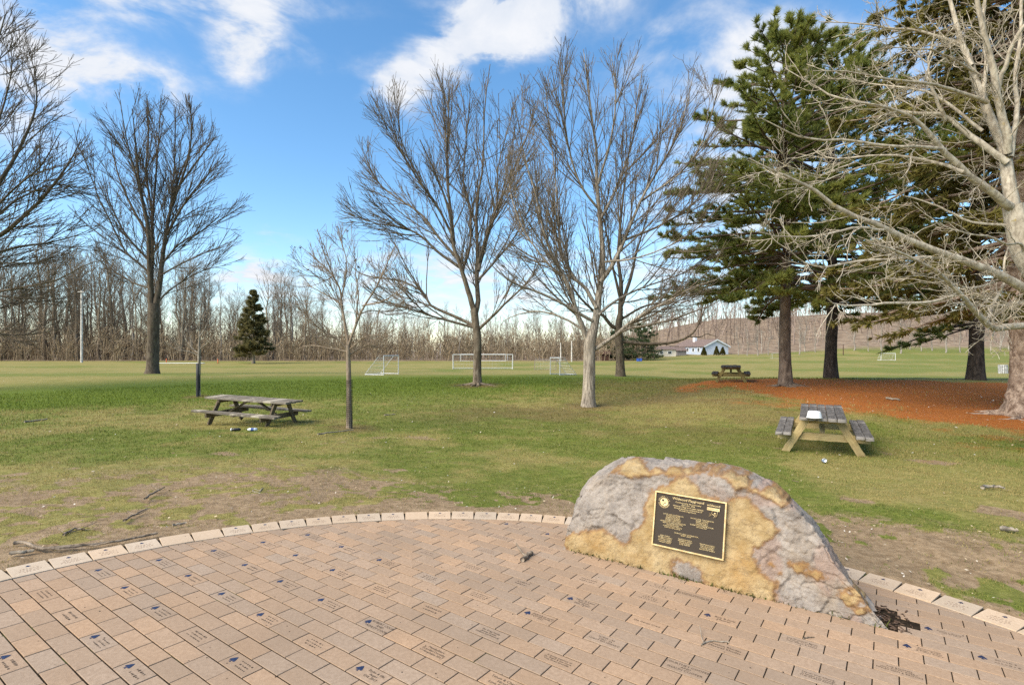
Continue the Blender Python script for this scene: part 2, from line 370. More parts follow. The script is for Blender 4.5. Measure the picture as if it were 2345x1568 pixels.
def build_ground():
    th = np.concatenate([np.linspace(-58, 58, 380), np.linspace(62, 298, 70)[1:-1]]) * pi / 180
    rr = np.concatenate([[.02], np.geomspace(1.6, 34, 225), np.geomspace(34, 900, 90)[1:]])
    Rg, Tg = np.meshgrid(rr, th, indexing='ij'); X = Rg * np.sin(Tg); Y = Rg * np.cos(Tg)
    Z = ground_z(X, Y); d = np.hypot(X - PC[0], Y - PC[1]) - PR
    m = masks(X, Y)
    p = np.stack([X, Y], -1)
    am = sstep(.1, .8, d) * sstep(60, 25, Rg)
    Z = Z + am * ((fbm(p * 1.1, 31, 4) - .5) * .09 + (fbm(p * 6, 35, 3, .6) - .5) * .035 - m['dirt'] * .012)
    n, k = Rg.shape
    i = np.arange(n - 1)[:, None] * k; j = np.arange(k)[None]; j2 = (j + 1) % k
    f = np.stack([i + j, i + k + j, i + k + j2, i + j2], -1).reshape(-1, 4)
    me = np_mesh('ground', np.stack([X, Y, Z], -1), [f[:, ::-1]], True, {q: a for q, a in m.items()})
    t = NT('turf_and_soil', .95, .1); w = t.wpos()
    nA = t.noise(.9, 5, .6, w); nB = t.noise(14, 5, .65, w); nC = t.noise(70, 4, .65, w); nD = t.noise(3.2, 5, .6, w)
    green = t.mix(t.step(nB, .3, .7), (.09, .115, .017), (.17, .19, .038))
    straw = t.mix(t.step(nB, .3, .7), (.23, .19, .06), (.33, .265, .10))
    fine = t.step(nC, .35, .65)
    g = t.mix(t.math('ADD', t.math('MULTIPLY', t.attr('dry'), .6), t.math('MULTIPLY', t.step(nD, .4, .68), .35)), green, straw)
    lush = t.mix(fine, (.075, .115, .009), (.135, .175, .02))
    g = t.mix(t.math('MULTIPLY', t.attr('lush'), .95), g, lush)
    fieldc = t.mix(t.step(nA, .3, .7), (.275, .225, .08), (.21, .19, .058))
    fg = t.mix(t.math('MULTIPLY', t.attr('lush'), .8), fieldc, (.14, .165, .033))
    g = t.mix(t.attr('field'), g, fg)
    brown = t.mix(fine, (.105, .07, .03), (.22, .15, .065))
    g = t.mix(t.math('MULTIPLY', t.attr('brown'), .85), g, brown)
    soil = t.mix(t.step(nB, .3, .72), (.20, .135, .075), (.35, .25, .15)); soil = t.mix(t.math('MULTIPLY', t.step(nC, .55, .75), .5), soil, (.12, .085, .055))
    g = t.mix(t.step(t.math('ADD', t.attr('dirt'), t.math('MULTIPLY', t.math('SUBTRACT', nB, .5), .7)), .3, .75), g, soil)
    nee = t.mix(t.step(nB, .3, .7), (.27, .082, .017), (.40, .15, .036)); nee = t.mix(t.math('MULTIPLY', fine, .35), nee, (.2, .06, .015))
    g = t.mix(t.step(t.math('ADD', t.attr('needle'), t.math('MULTIPLY', t.math('SUBTRACT', nB, .5), 1.0)), .15, .85), g, nee)
    leaf = t.mix(t.step(t.noise(.35, 6, .65, w), .35, .65), (.17, .12, .08), (.31, .23, .155))
    g = t.mix(t.attr('litter'), g, leaf)
    t.col(g); t.bump(t.math('ADD', nC, t.math('MULTIPLY', nB, .8)), .7, .02)
    o = link('ground', me, mat=t.m); tag(o, kind='structure')
build_ground()

# ------------------------------------------------------------------ brick patio
BU = .107; BTH = -.6087; BO = np.array([6.8317, 24.803]) * BU
BA = np.array([cos(BTH), sin(BTH)]); BB = np.array([-sin(BTH), cos(BTH)])
def patio_hit(xn, yn):           # native photo pixel -> patio plane (used once, to read the layout)
    rx = (xn - 1367) / 1440.; rz = -(yn - 935) / 1440.; D = -CZ / (rz - PSX * rx - PSY); return np.array([rx * D, D])
PN = np.array([-PSX, -PSY, 1]); PN = PN / np.linalg.norm(PN)
def patio_mat(yaw):              # frame lying on the patio, x along yaw
    xa = np.array([cos(yaw), sin(yaw), 0]); xa = xa - PN * (xa @ PN); xa /= np.linalg.norm(xa); ya = np.cross(PN, xa)
    return np.stack([xa, ya, PN], 1)
def brick_mats():
    for key, name, dk, lt in (('brick', 'paver_tan', (.35, .245, .162), (.45, .325, .222)), ('cream', 'paver_cream', (.54, .41, .28), (.66, .52, .375))):
        for src in ('obj', 'isl'):
            t = NT(name + '_' + src, .88, .2); w = t.wpos(); r = t.rand() if src == 'obj' else t.isl()
            n = t.noise(55, 5, .65, w); n2 = t.noise(1.3, 3, .5, w); n3 = t.noise(260, 3, .6, w)
            c = t.mix(t.step(n, .3, .72), dk, lt)
            c = t.mix(t.math('MULTIPLY', t.step(n3, .52, .72), .45), c, tuple(x * .62 for x in dk))
            hue = t.mix(r, (.90, .93, .98), (1.10, 1.0, .90)) ; c = t.mix(1.0, c, hue, 'MULTIPLY')
            c = t.mix(t.math('MULTIPLY', t.math('FRACT', t.math('MULTIPLY', r, 7.31)), .42), c, tuple(x * .7 for x in dk))
            c = t.mix(t.math('MULTIPLY', t.step(n2, .4, .7), .4), c, tuple(x * .75 for x in dk))
            sp = t.voro(9.0, w); c = t.mix(t.math('MULTIPLY', t.step(sp, .055, .03), t.step(t.noise(3, 2, .5, w), .45, .55)), c, (.06, .045, .035))
            t.col(c); t.bump(t.math('ADD', n, n3), .35, .003); MAT[key + '_' + src] = t.m
brick_mats()
MAT['navy'] = plain('navy_inlay', (.02, .03, .075), .45, 0, .4, .25, 60)
MAT['ink'] = plain('engraving_ink', (.10, .072, .052), .9, 0, .1, .3, 80)
MAT['ink_soft'] = plain('faded_engraving', (.30, .20, .14), .9, 0, .1, .2, 80)
def bed_mat():
    t = NT('joint_sand', 1, .05); w = t.wpos(); c = t.mix(t.step(t.noise(40, 5, .7, w), .3, .7), (.012, .009, .006), (.045, .032, .02))
    c = t.mix(t.step(t.noise(2.5, 4, .6, w), .58, .7), c, (.05, .06, .015)); t.col(c); return t.m
def chamfer_poly(poly, z0, z1, b):
    """prism over a convex polygon (CCW) with a chamfered top edge"""
    P = np.asarray(poly, float); n = len(P); e = np.roll(P, -1, 0) - P; nr = unit(np.stack([-e[:, 1], e[:, 0]], -1))
    Q = []
    for i in range(n):
        a, c = nr[i - 1], nr[i]; k = a + c; d = 1 + a @ c; Q.append(P[i] + b * k / max(d, .35))
    Q = np.array(Q)
    v = np.concatenate([np.c_[P, np.full(n, z0)], np.c_[P, np.full(n, z1 - b)], np.c_[Q, np.full(n, z1)]])
    i = np.arange(n); j = (i + 1) % n
    return v, [np.stack([i, j, n + j, n + i], 1), np.stack([n + i, n + j, 2 * n + j, 2 * n + i], 1), (2 * n + i)[None]]
def clip(poly, nrm, dd):
    out = []
    for i in range(len(poly)):
        a, b = poly[i], poly[(i + 1) % len(poly)]; da, db = a @ nrm - dd, b @ nrm - dd
        if da <= 0: out.append(a)
        if da * db < 0: out.append(a + (b - a) * da / (da - db))
    return np.array(out)
def px_of(p):
    return np.array([1367 + 1440 * p[0] / p[1], 935 - 1440 * (p[2] - CZ) / p[1]])
# rock footprint on the patio
RB0, RB1 = np.array([.436, 4.226]), np.array([2.168, 3.086]); RDV = (RB1 - RB0) / np.linalg.norm(RB1 - RB0); RN = np.array([-RDV[1], RDV[0]])
RLEN = np.linalg.norm(RB1 - RB0)
def in_rock(p):
    t = (p - RB0) @ RDV; s = (p - RB0) @ RN; return (-.02 < t < RLEN + .02) and (.035 < s < .62 * max(0, min(1, (RLEN - t) / .45 + .1)))
HOLE = [patio_hit(2134 + x / 3.908, 1480 + y / 3.908) for x, y in ((930, 810), (1055, 825), (1035, 555), (830, 500))]
def in_hole(p):
    t = (p - RB0) @ RDV; s = (p - RB0) @ RN; h = np.mean(HOLE, 0); return abs((p - h) @ BA) < .11 and abs((p - h) @ BB) < .10
TXT = [  # native pixel, spade, lines
 (44, 1744, 1, None), (134, 1577, 0, None), (196, 1632, 0, None), (278, 1524, 1, None), (349, 1572, 1, None), (276, 1699, 1, None), (371, 1778, 1, None), (426, 1626, 1, None),
 (115, 1823, 1, None), (434, 1501, 1, None), (839, 1433, 1, None), (721, 1453, 1, None), (584, 1474, 1, None), (668, 1511, 1, None), (811, 1486, 1, None), (929, 1461, 1, None),
 (907, 1525, 1, None), (767, 1555, 1, None), (518, 1539, 1, None), (615, 1589, 1, None), (876, 1604, 1, None), (714, 1645, 1, None), (531, 1688, 0, None), (839, 1713, 0, None),
 (649, 1763, 1, None), (1028, 1570, 0, None), (1040, 1443, 0, None), (1143, 1474, 0, None), (1093, 1407, 0, None), (1233, 1404, 0, None), (1367, 1399, 1, None), (1339, 1432, 0, None),
 (1479, 1429, 1, None), (1451, 1465, 0, None), (1308, 1468, 0, None), (1261, 1513, 0, None), (1031, 1497, 1, None), (1149, 1539, 0, None), (1395, 1555, 0, None), (1286, 1583, 0, None),
 (1162, 1620, 0, None), (1009, 1667, 1, "ROBERT COOK\nAND\nASHLEY COOK"), (1314, 1685, 0, "The Krieg Family\nJimmy, Kristin,\nAddison and Kennedy"),
 (1155, 1735, 0, "Mombelders\nGrandad Dorothy\n17 Amphlett 2017"), (1435, 1639, 1, "GRANVILLE ACES!\nKOESTER FAMILY\n2017"), (987, 1785, 1, "Skyler & Elle\nAngel\nGVL 2017"),
 (1336, 1810, 0, "Tatum & Charlie\nHirsel\nLove Memaw"), (1498, 1763, 0, "In loving memory of\nDr. Ralph & Sue Cook\nThey loved Granville"), (1529, 1601, 1, "Mary & Leon\nJamison\nPaw Paws!"),
 (1573, 1547, 0, None), (1765, 1563, 0, None), (1849, 1586, 0, "IN LOVING MEMORY OF\nED AND MARY ROBERTS"), (1732, 1594, 0, None), (1727, 1662, 0, "The Daniel Crew"), (1911, 1646, 1, "Bob & Judy\nMaurer"),
 (1934, 1726, 0, "Preston Rhodes\nMaxwell Rhodes"), (1611, 1709, 0, "IOWA - 55\nOSU - 24\n11/4/17 GO HAWKS!"), (1834, 1782, 0, "COURTNEY COOPER\nAND\nSHAUN COOPER"),
 (2126, 1710, 0, "The Grossman Family\nIn Honor of our Sons\nAlex, Wyatt & Chase"), (2518, 1685, 1, "Austin J. Brown\nClass of 2017"), (2467, 1736, 1, "Bartholomew\nCarter, Amber\n& Tiffany Emery"),
 (2403, 1790, 0, "THE BOONES\nJON, KITTY, AVERY\nFINLEY HAM & BROOKS"), (2188, 1807, 0, "Never stop playing,\nit keeps you young!\nTHE KLAUS FAMILY"), (2710, 1787, 1, None)]
def text_mesh(body, size, mat, line=1.0, extrude=0.0, align='CENTER', xs=1.0):
    cu = bpy.data.curves.new('lettering', 'FONT'); cu.body = body; cu.size = size; cu.align_x = align; cu.align_y = 'CENTER'; cu.resolution_u = 2
    cu.space_line = line; cu.extrude = extrude
    ob = bpy.data.objects.new('lettering_tmp', cu); COL.objects.link(ob)
    dg = bpy.context.evaluated_depsgraph_get(); me = bpy.data.meshes.new_from_object(ob.evaluated_get(dg)); me.name = 'lettering'
    bpy.data.objects.remove(ob); bpy.data.curves.remove(cu)
    me.materials.clear(); me.materials.append(mat)
    return me
def me_transform(me, M3, off=(0, 0, 0)):
    co = np.empty(len(me.vertices) * 3, np.float32); me.vertices.foreach_get("co", co)
    co = co.reshape(-1, 3) @ np.asarray(M3, np.float32).T + np.asarray(off, np.float32); me.vertices.foreach_set("co", co.ravel()); me.update(); return me
def worn_lines(rng, w, h, n, mat):    # engraving too worn to read: short broken strokes in rows
    mb = MB()
    for r in range(n):
        y = (n / 2 - r - .5) * h / n * 1.0; half = w / 2 * rng.uniform(.6, 1); x = -half
        while x < half:
            l = rng.uniform(.006, .016); 
            k = rng.uniform(.45, .8) * h / n * .62
            nst = max(2, int(l / .0042))
            for q in range(nst):
                xx = x + q * .0042; kk = k * rng.uniform(.6, 1.1)
                mb.add([[xx, y - kk / 2, 0], [xx + .0026, y - kk / 2, 0], [xx + .0026 + .0008, y + kk / 2, 0], [xx + .0008, y + kk / 2, 0]], [[0, 1, 2, 3]])
            x += l + rng.uniform(.003, .008)
    me = mb.mesh('lettering'); me.materials.append(mat); return me
def spade_mesh(s, mat):
    pts = [(0, 1.0)] + [(.28 * t + .48 * sin(t * pi * .62) * .9, 1 - 1.25 * t) for t in (.15, .3, .45, .6, .75)] + [(.78, -.1), (.80, -.32), (.62, -.5), (.36, -.46), (.12, -.25), (.16, -.55), (.32, -.85)]
    pts = pts + [(-x, y) for x, y in pts[::-1] if x > 0]
    v = [(x * s, y * s, 0) for x, y in pts]; me = bpy.data.meshes.new('spade_emblem')
    bm = bmesh.new(); vs_ = [bm.verts.new(p) for p in v]; f = bm.faces.new(vs_); 
    if f.normal.z < 0: f.normal_flip()
    bmesh.ops.triangulate(bm, faces=bm.faces[:]); bm.normal_update()
    for f in bm.faces:
        if f.normal.z < 0: f.normal_flip()
    bm.to_mesh(me); bm.free(); me.materials.append(mat); return me
def build_patio():
    rng = np.random.default_rng(3)
    # bedding disc
    a = np.linspace(0, 2 * pi, 97)[:-1]; R_ = PR - .02
    ring = np.stack([PC[0] + R_ * np.cos(a), PC[1] + R_ * np.sin(a)], -1)
    c3 = np.array([PC[0], PC[1], patio_z(*PC) - .0042]); v = np.concatenate([[c3], np.c_[ring, patio_z(ring[:, 0], ring[:, 1]) - .0042]])
    i = np.arange(96); f = np.stack([np.zeros(96, int), 1 + i, 1 + (i + 1) % 96], 1)
    patio = link('patio', np_mesh('patio', v, [f], False), mat=bed_mat()); tag(patio, 'round patio of tan brick pavers edged in cream', None, None, 'structure')
    J = .0027; L2, W2 = BU - J, BU / 2 - .0037
    full = [(-L2 + 0, -W2), (L2, -W2), (L2, W2), (-L2, W2)]
    H0 = -.05
    fm = MB().add(*chamfer_poly(full, H0, 0, .0012)).mesh('brick'); fm.materials.append(MAT['brick_obj'])
    txt = [(patio_hit(a_, b_), s_, l_) for a_, b_, s_, l_ in TXT]; used = set()
    bricks = []
    for j in range(-70, 60):
        for i in range(-60, 40):
            uv = np.array([(i + .5 * (j % 2)) * 2 * BU + BU, (j + .5) * BU]); c = BO + uv[0] * BA + uv[1] * BB
            r = np.linalg.norm(c - PC)
            if r > PRI + .12 or in_rock(c) or in_hole(c): continue
            poly = np.array(full); cut = False
            if r > PRI - .13:
                nr = (c - PC) / r; nl = np.array([nr @ BA, nr @ BB]); poly = clip(poly, nl, PRI - .004 - r); cut = True
                if len(poly) < 3: continue
                ar = .5 * abs(np.dot(poly[:, 0], np.roll(poly[:, 1], 1)) - np.dot(poly[:, 1], np.roll(poly[:, 0], 1)))
                if ar < .0012: continue
                if ar > .98 * 4 * L2 * W2: poly = np.array(full); cut = False
            p3 = np.array([c[0], c[1], patio_z(*c)]); vis = 0
            if c[1] > 1.0:
                q = px_of(p3)
                if -60 < q[0] < 2794 and q[1] < 1900: vis = 1 / c[1] ** 3 * (.3 if cut else 1)
            t_here = None
            for k, (tp, s_, l_) in enumerate(txt):
                d = tp - c
                if k not in used and abs(d @ BA) < BU * .98 and abs(d @ BB) < BU * .5: t_here = k; used.add(k); vis = 9 + vis
            bricks.append((vis, c, poly if cut else None, t_here))
    bricks.sort(key=lambda b: -b[0]); rest = MB()
    navy_s = spade_mesh(.025, MAT['navy'])
    for n, (vis, c, poly, tk) in enumerate(bricks):
        z = patio_z(*c) + np.clip(rng.normal(0, .0005), -.001, .001); tl = np.clip(rng.normal(0, .003, 2), -.006, .006); dyaw = rng.normal(0, .004)
        M3 = patio_mat(BTH + dyaw) @ np.array([[1, 0, tl[0]], [0, 1, tl[1]], [-tl[0], -tl[1], 1]])
        if n < 300 and vis > 0:
            if poly is None: o = link('brick', fm, patio)
            else:
                me = MB().add(*chamfer_poly(poly, H0, 0, .0012)).mesh('brick'); o = link('brick', me, patio, MAT['brick_obj'])
            M = Matrix(M3.tolist()).to_4x4(); M.translation = (c[0], c[1], z); o.matrix_world = M; o.matrix_local = M
            if tk is not None:
                s_, l_ = txt[tk][1:]
                w = .135 if s_ else .17
                if l_:
                    nl = l_.count('\n') + 1; longest = max(len(q) for q in l_.split('\n')); size = min(.026, w / longest / .5, .078 / nl)
                    lm = text_mesh(l_, size, MAT['ink'], 1.0)
                else: lm = worn_lines(rng, w * .8, .06, 3 if rng.random() < .7 else 2, MAT['ink_soft'] if c[1] > 3.9 and c[0] > -1.2 else MAT['ink'])
                link('lettering', lm, o, loc=(.028 if s_ else 0, 0, .0009))
                if s_: link('spade_emblem', navy_s, o, loc=(-.068, .002, .001))
        else:
            v, f = chamfer_poly(full if poly is None else poly, H0, 0, .0012); rest.add(v @ M3.T + np.array([c[0], c[1], z]), f)
    # cream edging
    Rm = (PR + PRI) / 2; N = 109; a0 = atan2(5.19 - PC[1], -.36 - PC[0]); hw = (PR - PRI) / 2
    sq = [(-.1015, -hw + .003), (.1015, -hw + .003), (.0995, hw), (-.0995, hw)]
    em = MB().add(*chamfer_poly(sq, H0, 0, .0012)).mesh('edging_brick'); em.materials.append(MAT['cream_obj'])
    rest2 = MB(); small = spade_mesh(.017, MAT['navy'])
    worn = [worn_lines(rng, .12, .085, 4, MAT['ink_soft']) for _ in range(3)]
    for k in range(N):
        a = a0 - (k + .5) * 2 * pi / N; c = PC + Rm * np.array([cos(a), sin(a)]); z = patio_z(*c) + .004 + rng.normal(0, .0012)
        if in_rock(c + .0) and abs((c - RB0) @ RN - .3) < .18: continue
        M3 = patio_mat(a - pi / 2 + rng.normal(0, .012)); seen = False
        if c[1] > 1.2:
            q = px_of((c[0], c[1], z)); seen = -150 < q[0] < 2880 and q[1] < 1950
        if seen:
            o = link('edging_brick', em, patio); M = Matrix(M3.tolist()).to_4x4(); M.translation = (c[0], c[1], z); o.matrix_local = M
            if rng.random() < .88:
                link('spade_emblem', small, o, loc=(rng.normal(0, .004), .058, .001))
                link('lettering', worn[k % 3], o, loc=(0, -.02, .001))
        else:
            v, f = chamfer_poly(sq, H0, 0, .0012); rest2.add(v @ M3.T + np.array([c[0], c[1], z]), f)
    o = link('more_bricks', rest.mesh('more_bricks'), patio, MAT['brick_isl']); tag(o, kind='stuff')
    o = link('more_edging_bricks', rest2.mesh('more_edging_bricks'), patio, MAT['cream_isl']); tag(o, kind='stuff')
    # the gap beside the boulder where two pavers are missing: bare dark mulch
    h = np.mean(HOLE, 0); mb = MB()
    for k in range(90):
        q = h + BA * rng.uniform(-.13, .10) + BB * rng.uniform(-.17, .17); l = rng.uniform(.012, .04); yw = rng.uniform(0, pi)
        R = np.array(Matrix.Rotation(yw, 3, 'Z') @ Matrix.Rotation(rng.normal(0, .3), 3, 'Y')); mb.box((q[0], q[1], patio_z(*q) - .004 + rng.uniform(0, .01)), (l, rng.uniform(.004, .01), .004), R)
    m = plain('mulch', (.10, .065, .045), .95, 0, .1, .6, 40)
    o = link('mulch', mb.mesh('mulch'), None, m); tag(o, 'dark bark mulch in the paver gap by the boulder tip', 'mulch', None, 'stuff')
build_patio()

# ------------------------------------------------------------------ boulder with plaque
LEAN = .17
def rock_hit(x4, y4, s0, lean=LEAN):        # photo sight line -> leaning plane through the rock base, set back by s0
    xn, yn = 1480 + x4 / 2.4947, 1180 + y4 / 2.4947
    r = np.array([(xn - 1367) / 1440., 1.0, -(yn - 935) / 1440.])
    zb = patio_z(*((RB0 + RB1) / 2))
    n3 = np.array([RN[0], RN[1], -lean]); d0 = RN @ RB0 + s0 - lean * zb
    t = (d0 - n3 @ np.array([0, 0, CZ])) / (n3 @ r); return np.array([0, 0, CZ]) + r * t
def resamp(P, n):
    P = np.asarray(P, float); d = np.r_[0, np.cumsum(np.linalg.norm(np.diff(P, axis=0), axis=1))]; t = np.linspace(0, d[-1], n)
    return np.stack([np.interp(t, d, P[:, k]) for k in range(P.shape[1])], -1)
def smooth_rows(A, axis, n):
    for _ in range(n):
        p = np.concatenate([np.take(A, [0], axis), A, np.take(A, [-1], axis)], axis); m = A.shape[axis]
        B = .25 * np.take(p, range(0, m), axis) + .5 * np.take(p, range(1, m + 1), axis) + .25 * np.take(p, range(2, m + 2), axis)
        A = B
    return A
def upsample(A, r, c):
    y = np.linspace(0, A.shape[0] - 1, r); x = np.linspace(0, A.shape[1] - 1, c)
    i = np.minimum(y.astype(int), A.shape[0] - 2); j = np.minimum(x.astype(int), A.shape[1] - 2); fy = (y - i)[:, None, None]; fx = (x - j)[None, :, None]
    return (A[i][:, j] * (1 - fy) * (1 - fx) + A[i + 1][:, j] * fy * (1 - fx) + A[i][:, j + 1] * (1 - fy) * fx + A[i + 1][:, j + 1] * fy * fx)
def poly_sd(p, poly):            # signed distance (negative inside), p (N,2)
    poly = np.asarray(poly, float); d = np.full(len(p), 1e9); ins = np.zeros(len(p), bool)
    for i in range(len(poly)):
        a, b = poly[i], poly[(i + 1) % len(poly)]; e = b - a; w = p - a; t = np.clip((w @ e) / (e @ e), 0, 1); d = np.minimum(d, np.linalg.norm(w - t[:, None] * e, axis=1))
        c1 = (a[1] > p[:, 1]) != (b[1] > p[:, 1]); xi = a[0] + (p[:, 1] - a[1]) / (b[1] - a[1] + 1e-12) * (b[0] - a[0]); ins ^= c1 & (p[:, 0] < xi)
    return np.where(ins, -d, d)
def build_rock():
    NC = 60
    base4 = [(70, 700), (85, 735), (300, 790), (480, 840), (700, 900), (950, 970), (1180, 1040), (1480, 1110), (1700, 1170), (2000, 1225), (2140, 1242), (2240, 1262)]
    cre4 = [(92, 560), (150, 420), (230, 300), (360, 205), (560, 205), (820, 195), (1050, 215), (1200, 245), (1330, 300), (1450, 350), (1560, 410), (1660, 490), (1740, 580), (1800, 680), (1860, 780), (1950, 900), (2040, 1015), (2130, 1130), (2232, 1255)]
    sil4 = [(72, 640), (120, 480), (180, 310), (290, 190), (370, 140), (450, 90), (520, 82), (610, 95), (750, 112), (900, 125), (1100, 150), (1290, 190), (1420, 235), (1530, 330), (1640, 440), (1700, 500), (1760, 570), (1820, 660), (1860, 740), (1920, 830), (2000, 940), (2090, 1050), (2150, 1130), (2240, 1255)]
    u = np.linspace(0, 1, NC)
    ss = np.interp(u, [0, .06, .15, .35, .6, .8, .93, 1], [.06, .15, .26, .34, .31, .25, .18, .09])
    b = resamp(base4, NC); c = resamp(cre4, NC); s = resamp(sil4, NC)
    base = np.array([rock_hit(*q, 0) for q in b]); cre = np.array([rock_hit(*q, .0) for q in c])
    sil = np.array([rock_hit(*q, k, .12) for q, k in zip(s, ss)])
    n3 = np.array([RN[0], RN[1], 0])
    zb = np.array([patio_z(p[0], p[1]) for p in base])
    under = base.copy() + n3 * .03; under[:, 2] = zb - .14
    rows = [under, base]
    for t in (.2, .4, .6, .8): rows.append(base * (1 - t) + cre * t)
    rows.append(cre)
    rows.append(cre * .45 + sil * .55 + np.array([0, 0, 1]) * (.018 * np.sin(u * pi))[:, None])
    rows.append(sil)
    rows.append(sil + n3 * (ss * .35)[:, None] - np.array([0, 0, 1]) * (.06 * np.sin(u * pi) + .02)[:, None])
    rows.append(sil + n3 * (ss * .75)[:, None] - np.array([0, 0, 1]) * ((sil[:, 2] - zb) * .45)[:, None])
    bk = sil + n3 * (ss * .95 + .03)[:, None]; bk[:, 2] = zb - .14; rows.append(bk)
    A = np.array(rows); A = upsample(A, 160, 250); A = smooth_rows(A, 0, 6); A = smooth_rows(A, 1, 4)
    A[:, 0] += -.006 * np.r_[RDV, 0]
    # end caps: pull first and last column together
    e0 = A[:, 0].mean(0); A = np.concatenate([(A[:, :1] * .15 + e0 * .85), (A[:, :1] * .6 + e0 * .4), A, A[:, -1:] * .5 + A[:, -1].mean(0) * .5], 1)
    nr, nc, _ = A.shape
    du = np.gradient(A, axis=1); dv = np.gradient(A, axis=0); N = unit(np.cross(du, dv)); 
    if (N[50, 125] @ np.array([RN[0], RN[1], 0])) > 0: N = -N
    P = A.reshape(-1, 3)
    T = (P[:, :2] - RB0) @ RDV; Zh = P[:, 2] - patio_z(P[:, 0], P[:, 1])
    pl = np.stack([T, Zh], -1)
    g2 = lambda q: np.array([[(rock_hit(*z_, 0)[:2] - RB0) @ RDV, rock_hit(*z_, 0)[2] - patio_z(*rock_hit(*z_, 0)[:2])] for z_ in q])
    ocP = g2([(60, 650), (200, 600), (330, 612), (430, 662), (520, 640), (600, 540), (640, 430), (655, 330), (760, 300), (830, 245), (950, 255), (1010, 365), (1150, 390), (1300, 400), (1400, 480), (1490, 590), (1400, 665), (1345, 720), (1385, 850), (1500, 950), (1490, 1120), (1400, 1500), (60, 1200)])
    gi = g2([(800, 800), (850, 775), (930, 850), (1030, 940), (800, 905)])
    tl = g2([(330, 230), (400, 150), (540, 130), (640, 210), (560, 225), (430, 205)])
    st = g2([(610, 215), (760, 180), (1000, 195), (1180, 220), (1330, 300), (1440, 340), (1550, 400), (1500, 410), (1300, 330), (1180, 260), (1000, 225), (800, 215)])
    wz = np.stack([T * 9, Zh * 9, T * 0 + 3], -1); wob = (fbm(wz, 41, 5, .6) - .5) * .16 + (fbm(wz * 4, 47, 3, .6) - .5) * .035
    sd_ = poly_sd(pl, ocP); sd_ = np.maximum(sd_, -poly_sd(pl, gi)); sd_ = np.minimum(sd_, poly_sd(pl, tl)); sd_ = np.minimum(sd_, poly_sd(pl, st) + .004)
    for (x4, y4, r) in ((1610, 825, .045), (1435, 810, .03), (1965, 1040, .04), (1510, 870, .015), (1700, 880, .03), (2040, 1130, .02), (2000, 1000, .03)):
        cc = g2([(x4, y4)])[0]; sd_ = np.minimum(sd_, np.linalg.norm((pl - cc) * np.array([.8, 1.2]), axis=1) - r)
    front = (N.reshape(-1, 3)[:, :2] @ RN) < .25
    sd_ = np.where(front, sd_, .08) + wob
    och = sstep(.012, -.012, sd_); rim = np.exp(-((sd_ - .002) / .012) ** 2)
    red = sstep(.52, .66, fbm(wz * .7 + 9, 53, 4)) * sstep(.9, 1.3, T)
    red = np.maximum(red, sstep(.5, .68, fbm(wz * .8 + 4, 57, 4)) * sstep(.28, .1, np.abs(T - .95)) * sstep(.38, .5, Zh) * .8)
    # relief: bedding ledges, fractures, pitting; the ochre skin stands a little proud
    f1 = fbm(P * 3.2, 61, 4); f2 = np.abs(fbm(P * 7.5, 65, 4, .55) - .5); f3 = fbm(P * 26, 71, 4, .6)
    bed = np.abs(((T * .35 + Zh * 1.4 + (f1 - .5) * .35) * 5) % 1 - .5)
    disp = (f1 - .5) * .03 - .012 * sstep(.05, 0, f2) * (1 - och * .7) + (f3 - .5) * .016 + och * .006 - (1 - och) * .005 * sstep(.12, .0, bed)
    g_ = np.random.default_rng(8); K = 90; ck = P[g_.choice(len(P), K)]; tk = g_.normal(0, .11, (K, 3)); best = np.full(len(P), 1e9); fac = np.zeros(len(P)); Pw = P + (np.stack([fbm(P * 6 + 3 * q, 80 + q, 3) for q in range(3)], -1) - .5) * .12
    for q in range(K):
        dq = ((Pw - ck[q]) ** 2 * np.array([1, 1, 1.6])).sum(1); hit = dq < best; best[hit] = dq[hit]; fac[hit] = ((P - ck[q]) @ tk[q])[hit]
    disp = disp + np.clip(fac, -.03, .03) * (1 - .55 * och) * .7
    pqc = g2([(905, 555)])[0]; calm = sstep(.34, .2, np.abs(pl - pqc) @ np.array([1., 1.1])); disp = disp * (1 - .75 * calm * front)
    P = P + N.reshape(-1, 3) * disp[:, None]
    i = np.arange(nr - 1)[:, None] * nc; j = np.arange(nc - 1)[None]
    f = np.stack([i + j, i + j + 1, i + nc + j + 1, i + nc + j], -1).reshape(-1, 4)
    org = np.array([*(RB0 + RB1) / 2 + RN * .2, 0.0]); org[2] = patio_z(org[0], org[1])
    root = empty('boulder', org, 'big ochre and grey boulder with a bronze plaque on the brick patio', 'boulder')
    me = np_mesh('stone', P - org, [f], True, dict(och=och, rim=rim, red=red))
    t = NT('sandstone_boulder', .9, .2); o_ = t.pos(); n1 = t.noise(7, 6, .65, o_); n2 = t.noise(38, 5, .7, o_); n3_ = t.noise(2.2, 4, .6, o_)
    oc = t.mix(t.step(n1, .3, .7), (.285, .19, .08), (.42, .315, .17)); oc = t.mix(t.math('MULTIPLY', t.step(n3_, .45, .75), .7), oc, (.33, .185, .06)); oc = t.mix(t.math('MULTIPLY', t.step(n2, .55, .75), .5), oc, (.46, .375, .22))
    gr = t.mix(t.step(n1, .3, .7), (.20, .172, .148), (.345, .30, .255)); gr = t.mix(t.math('MULTIPLY', t.step(n2, .5, .75), .6), gr, (.40, .35, .29)); gr = t.mix(t.math('MULTIPLY', t.step(n3_, .5, .7), .4), gr, (.31, .225, .135))
    c = t.mix(t.math('MULTIPLY', t.attr('red'), .4), gr, (.30, .18, .135)); c = t.mix(t.attr('och'), c, oc)
    c = t.mix(t.math('MULTIPLY', t.attr('rim'), .75), c, (.22, .105, .03))
